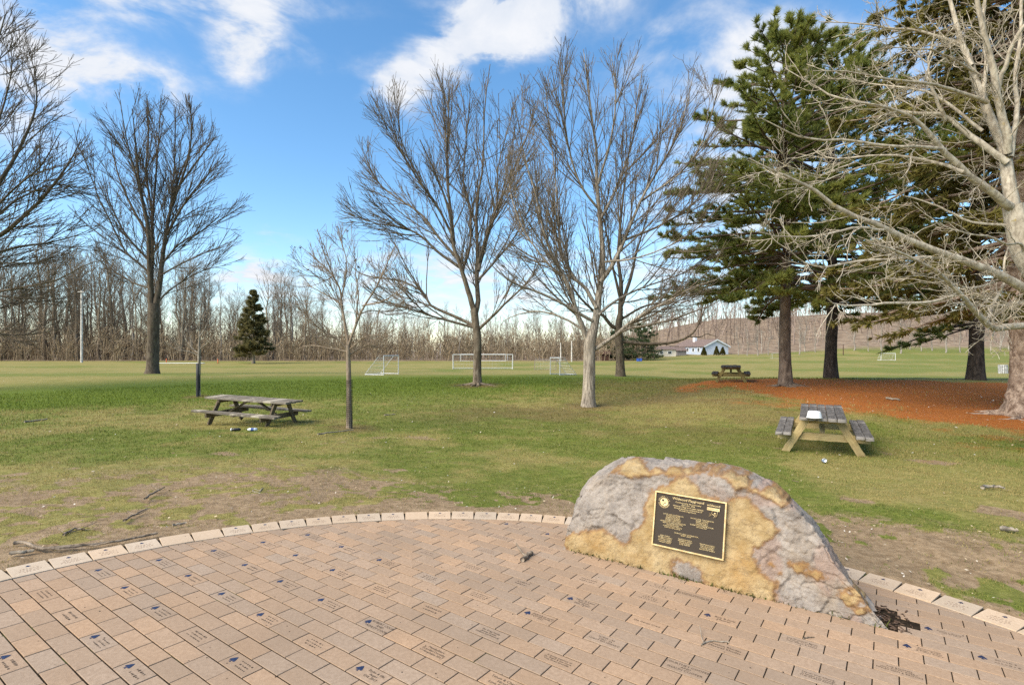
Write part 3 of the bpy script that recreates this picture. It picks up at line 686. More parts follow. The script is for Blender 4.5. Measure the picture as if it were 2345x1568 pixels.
    cr = t.step(t.noise(5, 7, .7, t.mapped((1, 1, 2.2))), .485, .5); cr2 = t.step(t.noise(5, 7, .7, t.mapped((1, 1, 2.2))), .515, .5)
    c = t.mix(t.math('MULTIPLY', t.math('MULTIPLY', cr, cr2), .55), c, (.13, .09, .06))
    c = t.mix(t.math('MULTIPLY', t.step(n2, .36, .26), .5), c, (.16, .12, .085))
    t.col(c); t.bump(t.math('ADD', n2, t.math('MULTIPLY', n1, .6)), .9, .012)
    link('stone', me, root, t.m)
    # plaque: a separate thing bolted to the face
    cor = [rock_hit(1 * ((1730 + x / 7.126) - 1480) * 2.4947, ((1290 + y / 7.126) - 1180) * 2.4947, -.028) for x, y in ((110, 130), (1480, 355), (1470, 1480), (105, 1165))]
    cor = np.array(cor); ctr = cor.mean(0); W_ = .5 * (np.linalg.norm(cor[1] - cor[0]) + np.linalg.norm(cor[2] - cor[3])); H_ = .5 * (np.linalg.norm(cor[3] - cor[0]) + np.linalg.norm(cor[2] - cor[1]))
    xa = unit(cor[1] + cor[2] - cor[0] - cor[3]); ya = cor[0] + cor[1] - cor[2] - cor[3]; ya = unit(ya - xa * (ya @ xa)); za = np.cross(xa, ya)
    pr = empty('plaque', ctr, 'dark bronze dedication plaque with raised gold lettering fixed to the boulder', 'plaque')
    M = Matrix(np.stack([xa, ya, za], 1).tolist()).to_4x4(); M.translation = ctr; pr.matrix_world = M
    bz = NT('bronze_polished', .42, .5); bz.col(bz.mix(bz.step(bz.noise(40, 4, .6, bz.pos()), .35, .7), (.62, .45, .21), (.80, .63, .34))); bz.set('Metallic', .55)
    dk = NT('bronze_dark', .8, .25); nn = dk.noise(420, 3, .6, dk.pos()); dk.col(dk.mix(nn, (.022, .017, .013), (.075, .058, .042))); dk.bump(nn, .6, .002)
    mb = MB(); mb.box((0, 0, -.012), (W_ - .01, H_ - .01, .02)); link('plate', mb.mesh('plate'), pr, dk.m)
    mb = MB(); fw = .0105
    for (cx_, cy_, sx_, sy_) in ((0, H_ / 2 - fw / 2, W_, fw), (0, -H_ / 2 + fw / 2, W_, fw), (-W_ / 2 + fw / 2, 0, fw, H_ - 2 * fw), (W_ / 2 - fw / 2, 0, fw, H_ - 2 * fw)): mb.box((cx_, cy_, -.004), (sx_, sy_, .022), None, .002)
    link('frame', mb.mesh('frame'), pr, bz.m)
    def pt(x, y):                # photo crop pixel -> plaque plane
        tl_, tr_, br_, bl_ = [np.array(q, float) for q in ((110, 130), (1480, 355), (1470, 1480), (105, 1165))]
        s_, t_ = .5, .5
        for _ in range(25):
            p_ = (1 - t_) * ((1 - s_) * tl_ + s_ * tr_) + t_ * ((1 - s_) * bl_ + s_ * br_); ds = (1 - t_) * (tr_ - tl_) + t_ * (br_ - bl_); dt = (1 - s_) * (bl_ - tl_) + s_ * (br_ - tr_)
            e = np.linalg.solve(np.stack([ds, dt], 1), np.array([x, y]) - p_); s_ += e[0]; t_ += e[1]
        return (s_ - .5) * W_, (.5 - t_) * H_
    blocks = [((765, 330), "Wildwood Playground", .024), ((770, 470), "Constructed by the community\nApril 14th, 2018\nWildwood Playground made available\nthrough generous contributions of\nthe following donors.", .0138),
              ((495, 735), "5 STARS LEVEL CONTRIBUTOR\n$25,000 AND ABOVE\nGRANVILLE KIWANIS\nVILLAGE OF GRANVILLE\nLICKING COMMUNITY\nGRANVILLE REC. DIST. FOUNDATION\nBARTLEY COMMUNITY FUND\nGRANVILLE LIONS\nLICKING COUNTY VISITORS\nPARK NATIONAL BANK", .0105),
              ((1045, 780), "LEGACY LEVEL CONTRIBUTOR\n$10,000 - $24,999\nEWING FAMILY\nKISHLER FAMILY\nROBERTSON CONSTRUCTION\nLAYTON, INC.", .0112),
              ((765, 1005), "BLUE ACE LEVEL CONTRIBUTOR\n$5,000 - $9,999", .0112), ((750, 1135), "MATESICH FAMILY\nMENAPACE FAMILY\nMILLER FAMILY\nROSE MARKET", .0115),
              ((365, 1065), "BURT FAMILY\nHILLBROTH FAMILY\nHOFFMAN FAMILY\nMARSHALL FAMILY\nWRIGHT FAMILY", .0115), ((1165, 1235), "TRAUTMAN FAMILY\nWALLACE FAMILY\nWILATER FAMILY\nZADROZNY FAMILY", .0115)]
    for q, s_, z_ in blocks:
        x, y = pt(*q); link('lettering', text_mesh(s_, z_, bz.m, .95, .0008), pr, loc=(x, y, .0012))
    x, y = pt(300, 355); mb = MB(); a = np.linspace(0, 2 * pi, 41)[:-1]
    def ringm(r0, r1):
        v = np.concatenate([np.c_[r0 * np.cos(a), r0 * np.sin(a), 0 * a], np.c_[r1 * np.cos(a), r1 * np.sin(a), 0 * a]]); i = np.arange(40); j = (i + 1) % 40
        mb.add(v + np.array([0, 0, .002]), [np.stack([i, j, 40 + j, 40 + i], 1)[:, ::-1]])
    R1 = .041
    v = np.concatenate([[[0, 0, .002]], np.c_[R1 * .66 * np.cos(a), R1 * .66 * np.sin(a), 0 * a + .002]]); i = np.arange(40)
    mb.add(v, [np.stack([0 * i, 1 + i, 1 + (i + 1) % 40], 1)]); ringm(R1 * .70, R1 * .74)
    em = link('emblem', mb.mesh('emblem'), pr, bz.m, (x, y, 0))
    for k in range(3): 
        b_ = MB(); 
        aa = np.linspace(0, 2 * pi, 9)[:-1]; rr_ = (.008, .005, .004)[k]; b_.add(np.c_[rr_ * np.cos(aa), rr_ * np.sin(aa), 0 * aa], [np.arange(8)[None]])
        link('seal_figure', b_.mesh('seal_figure'), em, dk.m, ((-.009, .012, .003), (.006, -.006, .003), (-.006, -.014, .003))[k])
    for k, ch in enumerate("GRANVILLE"):
        an = radians(165 - k * 18); lm = text_mesh(ch, .014, bz.m, 1, .0005); R_ = Matrix.Rotation(an - pi / 2, 3, 'Z')
        me_transform(lm, np.array(R_)); link('lettering', lm, em, loc=(R1 * .92 * cos(an), R1 * .92 * sin(an), .0012))
    mb = MB()
    for k in range(15):
        an = radians(195 + k * 10.5); R_ = np.array(Matrix.Rotation(an, 3, 'Z')); mb.box((R1 * .92 * cos(an), R1 * .92 * sin(an), .0015), (.006, .0035, .002), R_)
    link('motto', mb.mesh('motto'), em, bz.m)
    x, y = pt(1240, 470); lg = empty('logo', (0, 0, 0)); lg.parent = pr; lg.location = (x, y, .001)
    link('lettering', text_mesh("wildwood", .022, bz.m, 1, .0008), lg, loc=(0, .016, .0005))
    mb = MB(); mb.box((0, -.008, .001), (.082, .019, .002)); link('banner', mb.mesh('banner'), lg, bz.m)
    link('lettering', text_mesh("PLAYGROUND", .0115, dk.m, 1, .0002), lg, loc=(0, -.008, .0026))
    mb = MB(); 
    for P_ in ([(-.004, -.017), (-.012, -.045), (-.024, -.040)], [(.028, -.017), (.026, -.045), (.018, -.058)], [(-.004, -.04), (.012, -.050), (.020, -.044)], [(-.01, -.048), (-.026, -.056)], [(.012, -.05), (.006, -.064)]):
        mb.tube(np.array([(a_, b_, .002) for a_, b_ in P_]), .0016, 5)
    mb.lathe((.012, -.034, .001), [(0, .003), (.004, .0025), (.0062, 0)], 12); link('swinging_figure', mb.mesh('swinging_figure'), lg, bz.m)
build_rock()
# ------------------------------------------------------------------ trees
def catmull(P, n):
    P = np.asarray(P, float); P = np.concatenate([2 * P[:1] - P[1:2], P, 2 * P[-1:] - P[-2:-1]])
    m = len(P) - 3; t = np.linspace(0, m - 1e-6, n); i = t.astype(int); f = (t - i)[:, None]
    a, b, c, d = P[i], P[i + 1], P[i + 2], P[i + 3]
    return .5 * (2 * b + (c - a) * f + (2 * a - 5 * b + 4 * c - d) * f ** 2 + (3 * b - a - 3 * c + d) * f ** 3)
def guided(pts_v, D, off0, off1, w0, w1, n=16, rng=RNG, wob=.0):
    """limb read from the photograph as (x, y) sight lines, given its own depth; radii from widths in photo pixels"""
    m = len(pts_v); off = np.linspace(off0, off1, m)
    P = np.array([V(x, y, D + o) for (x, y), o in zip(pts_v, off)]); P = catmull(P, n)
    if wob: P[1:] += np.cumsum(rng.normal(0, wob, (n - 1, 3)), 0) * .5
    r = np.linspace(w0, w1, n) * .5 * D / FV * (.86 if D < 10 else 1)
    return P, r
def spawn(par, spec, rng, env=None):
    """par: (P (B,n,3), R (B,n)); spec dict(sp spacing m, t0, t1, ang, asd, len, lsd, n, up, wig, rk, rmin, fall) -> children arrays"""
    P, R = par; B, n, _ = P.shape
    seg = np.linalg.norm(np.diff(P, axis=1), axis=2); L = seg.sum(1)
    k = np.maximum(rng.poisson(L * (spec['t1'] - spec['t0']) / spec['sp']), spec.get('kmin', 0))
    idx = np.repeat(np.arange(B), k); m = len(idx)
    if m == 0: return None
    t = rng.uniform(spec['t0'], spec['t1'], m)
    f = t * (n - 1); i = np.minimum(f.astype(int), n - 2); w = (f - i)[:, None]
    p0 = P[idx, i] * (1 - w) + P[idx, i + 1] * w; tan = unit(P[idx, i + 1] - P[idx, i]); pr = R[idx, i] * (1 - w[:, 0]) + R[idx, i + 1] * w[:, 0]
    a = np.abs(rng.normal(spec['ang'], spec['asd'], m)); ref = rng.normal(0, 1, (m, 3)); n1 = unit(np.cross(tan, ref))
    d = tan * np.cos(a)[:, None] + n1 * np.sin(a)[:, None]
    if spec.get('flat'): d[:, 2] *= spec['flat']; d = unit(d)
    ln = spec['len'] * np.clip(rng.normal(1, spec.get('lsd', .3), m), .3, 1.9) * (1 - spec.get('fall', .5) * t)
    if spec.get('rel'): ln = ln * L[idx] / spec['rel']
    N = spec['n']; out = np.empty((m, N, 3)); out[:, 0] = p0; up = np.array([0, 0, 1.0])
    for s in range(1, N):
        out[:, s] = out[:, s - 1] + d * (ln / (N - 1))[:, None]
        d = unit(d + up * spec['up'] + rng.normal(0, spec['wig'], (m, 3)))
    keep = p0[:, 2] > spec.get('zmin', -9)
    if env is not None:
        c, r = env
        e = (((out[:, -1] - c) / r) ** 2).sum(1); e0 = (((p0 - c) / r) ** 2).sum(1)
        far = e > 1; s_ = np.where(far, np.clip(1 - (np.sqrt(e) - 1) * 2.2, .12, 1), 1); out = p0[:, None] + (out - p0[:, None]) * s_[:, None, None]
        keep &= (e0 < 1.15) & ~(far & (s_ < .2))
        ln = ln * s_
    r0 = np.minimum(pr * spec.get('pk', .7), np.maximum(spec['rk'] * ln, spec['rmin'] * 1.3))
    R2 = r0[:, None] * np.linspace(1, 0, N)[None] + spec['rmin'] * np.linspace(0, 1, N)[None]
    return out[keep], R2[keep]
def flare(P, r, h=.5, k=.5, lobes=0):
    z = P[:, 2] - P[0, 2]; return r * (1 + k * np.exp(-np.maximum(z, 0) / h))
def bare_tree(name, label, cat, D, base_xv, trunk, limbs, levels, mat, env=None, seed=1, twig=None, group=None, sides=14, trunk_wob=.0, flare_k=.45, zmin=-9, sub=.25):
    rng = np.random.default_rng(seed); base = GP(base_xv, D)
    root = empty(name, base, label, cat, group)
    tp, tr = trunk; P = catmull(np.array([V(x, y, D + o) for x, y, o in tp]), 22); P[0] = base - np.array([0, 0, sub])
    r = np.interp(np.linspace(0, 1, 22), np.linspace(0, 1, len(tr)), np.array(tr) * .5 * D / FV)
    r = flare(P, r, .35, flare_k)
    v, f = tubes(P[None], r[None], sides); sh = fbm(v * np.array([3.5, 3.5, .6]), seed, 3) - .5
    ctr = np.repeat(P, sides, 0); v = v + unit(v - ctr) * (sh * .45 * np.repeat(r, sides))[:, None]
    link('trunk', np_mesh('trunk', v - base, [f]), root, mat)
    LP = []; LR = []
    for lm in limbs:
        pts, w0, w1, o0, o1 = lm; q, rr = guided(pts, D, o0, o1, w0, w1, 16, rng, .02)
        v, f = tubes(q[None], rr[None], 8); link('limb', np_mesh('limb', v - base, [f]), root, mat); LP.append(q); LR.append(rr)
    # the leader of the trunk can carry branches too
    par = (np.array(LP), np.array(LR))
    e = None
    if env is not None:
        cx, cy, rx, ry = env; c = V(cx, cy, D); e = (c, np.array([rx * D / FV, rx * D / FV, ry * D / FV]))
    vs_, fs_, off = [], [], 0; carry = [par]
    for li, sp in enumerate(levels):
        sp = dict(sp); sp.setdefault('zmin', zmin)
        kids = []
        for q in carry:
            k = spawn(q, sp, rng, e)
            if k is not None: kids.append(k)
        for k in kids:
            v, f = tubes(k[0], k[1], sp.get('sides', 3)); vs_.append(v); fs_.append(f + off); off += len(v)
        carry = kids + ([par] if sp.get('again') else [])
    me = np_mesh('branches', np.concatenate(vs_) - base, [np.concatenate(fs_)])
    o = link('branches', me, root, twig or mat); o["kind"] = "stuff"
    return root, carry
def L_(sp, ln, ang, n=5, up=.06, wig=.07, rk=.012, rmin=.006, t0=.15, t1=1.0, asd=.18, sides=3, fall=.45, **k):
    return dict(sp=sp, len=ln, ang=ang, n=n, up=up, wig=wig, rk=rk, rmin=rmin, t0=t0, t1=t1, asd=asd, sides=sides, fall=fall, **k)

# maple left of the middle
bare_tree('bare_tree', 'tall bare tree with forked trunk in the middle of the lawn, behind the guarded sapling', 'tree', 28, 1093,
    ([(1093, 882, 0), (1093, 830, 0), (1093, 777, 0), (1089, 736, 0), (1086, 705, 0)], [20, 18.5, 18, 18, 17]),
    [([(1086, 715), (1076, 680), (1066, 648), (1055, 612), (1036, 557), (1033, 512), (1021, 463), (995, 397), (960, 320)], 13, 2.2, 0, -1.2),
     ([(1040, 560), (1034, 500), (1024, 420), (1024, 348), (1027, 250), (1001, 168)], 8, 1.5, -.4, .8),
     ([(1088, 720), (1096, 690), (1094, 653), (1093, 626), (1096, 578), (1094, 470), (1109, 381), (1112, 250), (1126, 145)], 13, 1.6, 0, .9),
     ([(1058, 620), (1076, 562), (1076, 473), (1060, 414), (1067, 283), (1047, 178)], 7, 1.4, 0, 2.0),
     ([(1096, 620), (1106, 578), (1139, 463), (1142, 381), (1188, 217)], 8, 1.4, 0, 1.4),
     ([(1096, 600), (1130, 500), (1175, 400), (1215, 300), (1230, 235)], 6, 1.3, .1, -1.8),
     ([(1098, 752), (1129, 722), (1156, 697), (1192, 665), (1222, 630), (1240, 590)], 7, 1.6, 0, -1.5),
     ([(1088, 748), (1036, 722), (986, 700), (970, 673), (918, 645), (832, 632), (790, 600)], 8, 1.5, 0, 1.2),
     ([(1086, 750), (1014, 732), (980, 722), (920, 702), (870, 694), (830, 700)], 6, 1.3, 0, -1.5),
     ([(1052, 612), (1000, 575), (962, 542), (922, 522), (863, 512), (815, 492)], 7, 1.3, 0, -1.0),
     ([(1046, 590), (1005, 545), (965, 492), (906, 453), (863, 414), (830, 345)], 7, 1.3, 0, 1.0),
     ([(1036, 540), (1000, 470), (950, 400), (915, 340), (890, 260)], 6, 1.2, -.3, -2.2),
     ([(1096, 640), (1140, 590), (1180, 540), (1215, 470), (1235, 400)], 6, 1.2, 0, 1.8)],
    [L_(.36, 3.2, .42, 7, .06, .035, .010, .013, .15, 1, sides=4), L_(.32, 1.7, .42, 5, .07, .05, .010, .010, .1, 1), L_(.48, .75, .45, 4, .06, .08, .011, .007, .1, 1)],
    MAT['bark'], (1035, 462, 232, 290), 21)
# maple in front of it, pale ridged trunk
bare_tree('bare_tree', 'wide bare tree with pale ridged trunk, nearest of the two big ones at the centre', 'tree', 20, 1350,
    ([(1349, 932, 0), (1350, 870, 0), (1351, 810, 0), (1352, 780, 0), (1358, 755, 0)], [30, 27, 27, 28, 25]),
    [([(1353, 785), (1365, 733), (1370, 695), (1376, 640), (1382, 590), (1374, 479), (1368, 407), (1366, 343), (1355, 269), (1336, 115)], 20, 1.5, 0, .7),
     ([(1376, 645), (1398, 612), (1425, 560), (1447, 512), (1473, 453), (1505, 397), (1552, 316), (1590, 160)], 11, 1.4, 0, -1.2),
     ([(1347, 790), (1335, 750), (1321, 716), (1310, 672), (1288, 626), (1261, 580), (1243, 528), (1228, 450), (1205, 380), (1185, 280)], 13, 1.4, 0, -1.0),
     ([(1366, 705), (1341, 662), (1316, 640), (1296, 600), (1282, 557), (1275, 450), (1262, 330), (1247, 180)], 10, 1.3, 0, .9),
     ([(1358, 735), (1316, 711), (1261, 681), (1206, 659), (1178, 648), (1129, 612), (1105, 570)], 8, 1.3, 0, -1.6),
     ([(1340, 760), (1290, 730), (1230, 715), (1180, 722), (1150, 740)], 6, 1.2, 0, 1.3),
     ([(1362, 800), (1398, 776), (1425, 755), (1453, 733), (1486, 711), (1535, 686), (1590, 656), (1640, 640)], 10, 1.4, 0, -1.4),
     ([(1380, 788), (1436, 754), (1480, 747), (1535, 733), (1590, 714), (1640, 695), (1710, 640)], 7, 1.2, -.3, 1.2),
     ([(1370, 722), (1404, 694), (1453, 667), (1508, 648), (1563, 628), (1640, 585)], 7, 1.2, 0, 1.8),
     ([(1376, 500), (1410, 430), (1440, 340), (1455, 240), (1470, 150)], 7, 1.2, .2, 1.8),
     ([(1370, 420), (1400, 320), (1410, 220), (1400, 120)], 6, 1.2, .3, -.8),
     ([(1372, 480), (1330, 420), (1305, 330), (1292, 220), (1290, 140)], 6, 1.2, .2, -1.6),
     ([(1470, 460), (1520, 420), (1580, 370), (1620, 300), (1640, 220)], 5, 1.1, -.6, -2.4),
     ([(1430, 550), (1500, 520), (1570, 480), (1625, 420), (1650, 350)], 6, 1.1, -.3, 1.6),
     ([(1385, 600), (1450, 590), (1530, 560), (1600, 510)], 5, 1.1, 0, -2.4),
     ([(1298, 640), (1250, 600), (1200, 530), (1170, 450), (1160, 380)], 5.5, 1.1, 0, 1.6)],
    [L_(.30, 2.6, .42, 7, .07, .035, .010, .010, .18, 1, sides=4), L_(.25, 1.3, .42, 5, .08, .05, .010, .0075, .1, 1), L_(.36, .58, .45, 4, .06, .08, .011, .005, .1, 1)],
    MAT['bark_grey'], (1395, 450, 285, 312), 22, MAT['bark'])
# the tree behind with one long low limb
bare_tree('bare_tree', 'dark bare tree with one long low horizontal limb, right behind the pale-trunked tree', 'tree', 36, 1421,
    ([(1421, 862, 0), (1420, 820, 0), (1418, 777, 0), (1416, 750, 0), (1420, 722, 0)], [20, 18, 18, 18, 14]),
    [([(1419, 735), (1422, 690), (1422, 640), (1416, 585), (1425, 480), (1440, 360), (1450, 280)], 13, 1.4, 0, .5),
     ([(1417, 755), (1398, 744), (1381, 722), (1351, 705), (1310, 655), (1280, 570), (1265, 480)], 10, 1.3, 0, -1.0),
     ([(1424, 782), (1470, 786), (1520, 785), (1556, 778), (1584, 764), (1598, 744), (1612, 710), (1618, 680)], 8, 1.6, 0, -.8),
     ([(1575, 770), (1600, 772), (1618, 765), (1640, 772)], 3.2, 1.0, -.6, -.2),
     ([(1423, 700), (1447, 626), (1457, 585), (1482, 500), (1505, 390)], 9, 1.3, 0, 1.8),
     ([(1422, 690), (1400, 600), (1385, 520), (1360, 430)], 7, 1.2, 0, -1.6),
     ([(1424, 730), (1480, 700), (1540, 690), (1590, 660)], 6, 1.2, 0, 2.6)],
    [L_(.45, 3.0, .55, 6, .07, .07, .010, .014, .25, 1, sides=4), L_(.36, 1.5, .55, 5, .07, .1, .010, .012, .1, 1), L_(.32, .7, .55, 3, .05, .12, .011, .010, .1, 1)],
    MAT['bark2'], (1435, 530, 230, 265), 23)
# big upright tree at left
T2l = [([(348, 712), (342, 603), (339, 517), (322, 437), (312, 340), (303, 250)], 13, 1.3, 0, -1.2), ([(356, 705), (366, 640), (375, 575), (390, 488), (413, 402), (455, 310)], 14, 1.4, 0, .8),
       ([(346, 640), (349, 560), (350, 488), (359, 373), (368, 225)], 10, 1.3, 0, 1.2), ([(342, 625), (315, 600), (287, 574), (250, 500), (222, 440), (215, 380)], 6, 1.2, 0, -1.2),
       ([(362, 692), (385, 668), (420, 643), (470, 618), (520, 606)], 5, 1.1, 0, 1.0), ([(372, 580), (388, 500), (398, 400), (402, 250)], 8, 1.2, .2, 2.0), ([(380, 540), (420, 470), (460, 420), (500, 380)], 6, 1.1, .3, -1.5),
       ([(374, 600), (410, 560), (460, 530), (515, 500)], 5, 1.1, .2, 1.4), ([(368, 630), (410, 605), (465, 580), (525, 560)], 4.5, 1.1, .1, -1.2), ([(340, 540), (300, 470), (268, 390), (250, 300)], 7, 1.2, 0, 1.6),
       ([(338, 520), (315, 420), (290, 330), (275, 250)], 6, 1.2, -.4, -2.2), ([(344, 660), (300, 645), (250, 610), (215, 560)], 5, 1.1, 0, 1.4), ([(395, 470), (430, 370), (440, 290), (432, 235)], 6, 1.2, .5, -1.6),
       ([(350, 500), (335, 400), (340, 300), (335, 215)], 6, 1.2, .6, 2.4), ([(400, 440), (450, 370), (480, 330), (495, 310)], 5, 1.1, .6, 2.2), ([(344, 600), (290, 540), (255, 470), (235, 400)], 6, 1.1, 0, 2.4)]
bare_tree('bare_tree', 'tall oval bare tree with twin leaders, standing alone at the left of the field', 'tree', 44, 349,
    ([(349, 858, 0), (350, 800, 0), (351, 750, 0), (352, 715, 0), (352, 695, 0)], [27, 25, 24, 25, 22]), T2l,
    [L_(.46, 4.2, .42, 7, .02, .03, .009, .018, .1, 1, sides=4, fall=.4), L_(.5, 2.1, .36, 5, .03, .045, .009, .014, .1, 1), L_(.75, 1.0, .36, 4, .05, .07, .010, .010, .1, 1)],
    MAT['bark2'], (370, 468, 172, 240), 24)
# tree entering from the left edge
bare_tree('bare_tree', 'big bare tree reaching in over the left edge of the picture, trunk out of view', 'tree', 26, -130,
    ([(-130, 880, 0), (-130, 780, 0), (-128, 700, 0), (-122, 600, 0), (-118, 520, 0), (-110, 420, 0)], [40, 34, 32, 28, 24, 18]),
    [([(-118, 600), (-60, 570), (0, 540), (60, 490), (110, 440), (160, 370), (185, 320)], 13, 1.4, 0, -1.2), ([(-118, 560), (-60, 490), (0, 412), (50, 330), (80, 240), (75, 150)], 13, 1.4, 0, .8),
     ([(-122, 640), (-50, 600), (0, 577), (60, 562), (110, 556), (170, 540), (215, 520)], 9, 1.2, 0, .6), ([(-125, 690), (-50, 672), (0, 665), (60, 655), (130, 640), (200, 605), (270, 592)], 8, 1.1, 0, -1.0),
     ([(-126, 730), (-50, 745), (0, 764), (60, 766), (120, 756), (160, 742)], 6, 1.1, 0, .8), ([(-110, 450), (-70, 330), (-40, 220), (-10, 120), (12, 40)], 12, 1.4, 0, -.8), ([(-112, 500), (-50, 400), (-10, 300), (20, 200), (35, 110)], 9, 1.2, 0, 1.8),
     ([(-120, 620), (-40, 530), (20, 470), (70, 440), (130, 420), (190, 440)], 7, 1.2, 0, 2.2), ([(-125, 700), (-60, 640), (10, 610), (80, 600), (150, 580)], 6, 1.1, 0, 2.6), ([(-115, 560), (-50, 520), (20, 440), (90, 380), (140, 300)], 7, 1.2, 0, -2.6),
     ([(-126, 720), (-60, 710), (0, 705), (60, 690), (130, 700)], 5, 1.1, 0, 1.8), ([(-120, 520), (-180, 400), (-220, 250)], 10, 1.4, 0, .8), ([(-122, 600), (-220, 480), (-290, 350)], 10, 1.4, 0, -.8)],
    [L_(.36, 2.7, .45, 7, .04, .035, .010, .013, .12, 1, sides=4), L_(.33, 1.4, .42, 5, .04, .05, .010, .010, .1, 1), L_(.5, .65, .42, 4, .04, .07, .011, .0075, .1, 1)],
    MAT['bark2'], (-110, 400, 330, 410), 25)
# pale tree at the right, trunk just outside the frame
T6l = [([(2327, 520), (2310, 430), (2298, 360), (2288, 322), (2248, 230), (2226, 155), (2194, 86), (2168, -20)], 34, 9, 0, .5),
       ([(2308, 350), (2300, 300), (2283, 218), (2265, 132), (2243, 51), (2228, -30)], 22, 9, 0, -.4), ([(2314, 360), (2322, 300), (2326, 241), (2321, 178), (2330, 90), (2325, -20)], 14, 7, 0, .3),
       ([(2284, 225), (2300, 160), (2317, 103), (2350, 48), (2400, 0)], 12, 7, 0, -.5), ([(2250, 235), (2262, 150), (2262, 60), (2268, -20)], 11, 7, .2, .5),
       ([(2320, 480), (2305, 465), (2260, 428), (2205, 385), (2160, 341), (2129, 300), (2085, 262), (2030, 240), (1960, 228)], 24, 3, 0, -.9),
       ([(2420, 700), (2345, 662), (2293, 633), (2203, 601), (2113, 567), (2040, 535), (1998, 515), (1922, 486), (1865, 442), (1807, 414), (1769, 398), (1705, 368)], 26, 2.4, 0, -1.2),
       ([(2420, 735), (2345, 746), (2311, 745), (2282, 749), (2258, 731), (2232, 705), (2206, 677), (2185, 651), (2142, 615), (2095, 590), (2050, 566), (1990, 548)], 20, 3, 0, -1.8),
       ([(2199, 670), (2160, 686), (2113, 695), (2041, 700), (1968, 702), (1915, 697), (1890, 680)], 9, 2.2, -1.0, -1.7), ([(2131, 590), (2090, 594), (2041, 597), (1951, 601), (1879, 614), (1825, 600), (1790, 570)], 9, 2, -.9, -1.5),
       ([(2205, 394), (2160, 380), (2114, 370), (2037, 360), (1961, 368), (1903, 368), (1860, 350)], 10, 2.2, -.4, .4), ([(2156, 341), (2100, 338), (2037, 337), (1941, 320), (1846, 318), (1788, 299), (1731, 270)], 10, 2, -.5, -1.2),
       ([(2306, 372), (2248, 332), (2205, 302), (2160, 270), (2075, 264), (1998, 245), (1903, 226), (1865, 203), (1788, 158)], 17, 2.2, 0, .8), ([(2165, 275), (2150, 235), (2130, 180), (2132, 130), (2140, 100)], 10, 3, .3, .1),
       ([(2262, 235), (2200, 205), (2144, 184), (2037, 172), (1972, 153), (1865, 149)], 11, 2, 0, -.8), ([(2226, 150), (2205, 99), (2114, 69), (2037, 56), (1972, 50), (1884, 44)], 10, 2, .3, 1.0),
       ([(2332, 516), (2280, 514), (2228, 509), (2175, 490), (2133, 471), (2076, 452), (2033, 437)], 9, 2, 0, .5), ([(2345, 600), (2335, 560), (2300, 560), (2260, 540), (2200, 530), (2140, 505)], 8, 2, 0, -1.0),
       ([(2262, 735), (2275, 690), (2300, 640), (2298, 590), (2330, 520)], 9, 4, -.2, .4), ([(2250, 300), (2180, 245), (2120, 215), (2050, 205), (1980, 195), (1920, 180)], 9, 2, .2, 1.4), ([(2230, 165), (2160, 130), (2090, 118), (2010, 120)], 7, 2, .3, -.6),
       ([(2022, 527), (1960, 520), (1880, 540), (1800, 545), (1740, 530)], 7, 1.8, -.8, -1.8), ([(1960, 372), (1880, 400), (1800, 380), (1720, 400)], 5, 1.6, .2, -.6), ([(2040, 366), (1950, 390), (1850, 425), (1780, 430)], 5, 1.6, -.1, -1.0),
       ([(2290, 640), (2230, 660), (2180, 655), (2120, 640), (2060, 645)], 6, 1.8, .0, -1.3), ([(2345, 690), (2300, 700), (2262, 700), (2200, 690), (2140, 705)], 7, 1.8, .1, -.8)]
bare_tree('bare_tree', 'pale lichen-spotted bare tree whose branches sweep in from the right edge', 'tree', 9.5, 2425,
    ([(2425, 1050, 0), (2420, 900, 0), (2415, 760, 0), (2395, 660, 0), (2350, 580, 0), (2328, 510, 0), (2318, 470, 0)], [86, 74, 68, 62, 50, 40, 34]), T6l,
    [L_(.20, .75, .7, 7, .05, .13, .012, .005, .12, 1, sides=6, asd=.25), L_(.13, .30, .75, 5, .05, .2, .014, .0034, .1, 1, sides=4, asd=.3), L_(.09, .13, .75, 4, .06, .22, .018, .0026, .1, 1)],
    MAT['bark_pale'], None, 26, flare_k=.3)

# saplings with mesh guards
def guard(root, base, D, y0, y1, xv, wpx, open_mesh):
    rad = wpx * .5 * D / FV; z0 = base[2]; z1 = V(xv, y1, D)[2]; mb = MB()
    if open_mesh:
        nr = int((z1 - z0) / .05)
        for k in range(nr + 1):
            a = np.linspace(0, 2 * pi, 15); mb.tube(np.c_[rad * np.cos(a), rad * np.sin(a), 0 * a + k * .05], .004, 4, False)
        for k in range(10):
            a = 2 * pi * k / 10; mb.tube([(rad * cos(a), rad * sin(a), 0), (rad * cos(a), rad * sin(a), z1 - z0)], .0032, 4, False)
    else:
        a = z1 - z0; mb.lathe((0, 0, 0), [(rad, 0), (rad * 1.02, a * .3), (rad * .97, a * .6), (rad, a), (rad * .9, a), (rad * .88, a * .9)], 14)
    o = link('trunk_guard', mb.mesh('trunk_guard', True), root, MAT['guard']); return o
MAT['guard'] = plain('black_plastic', (.018, .018, .018), .6, 0, .4, .3, 30)
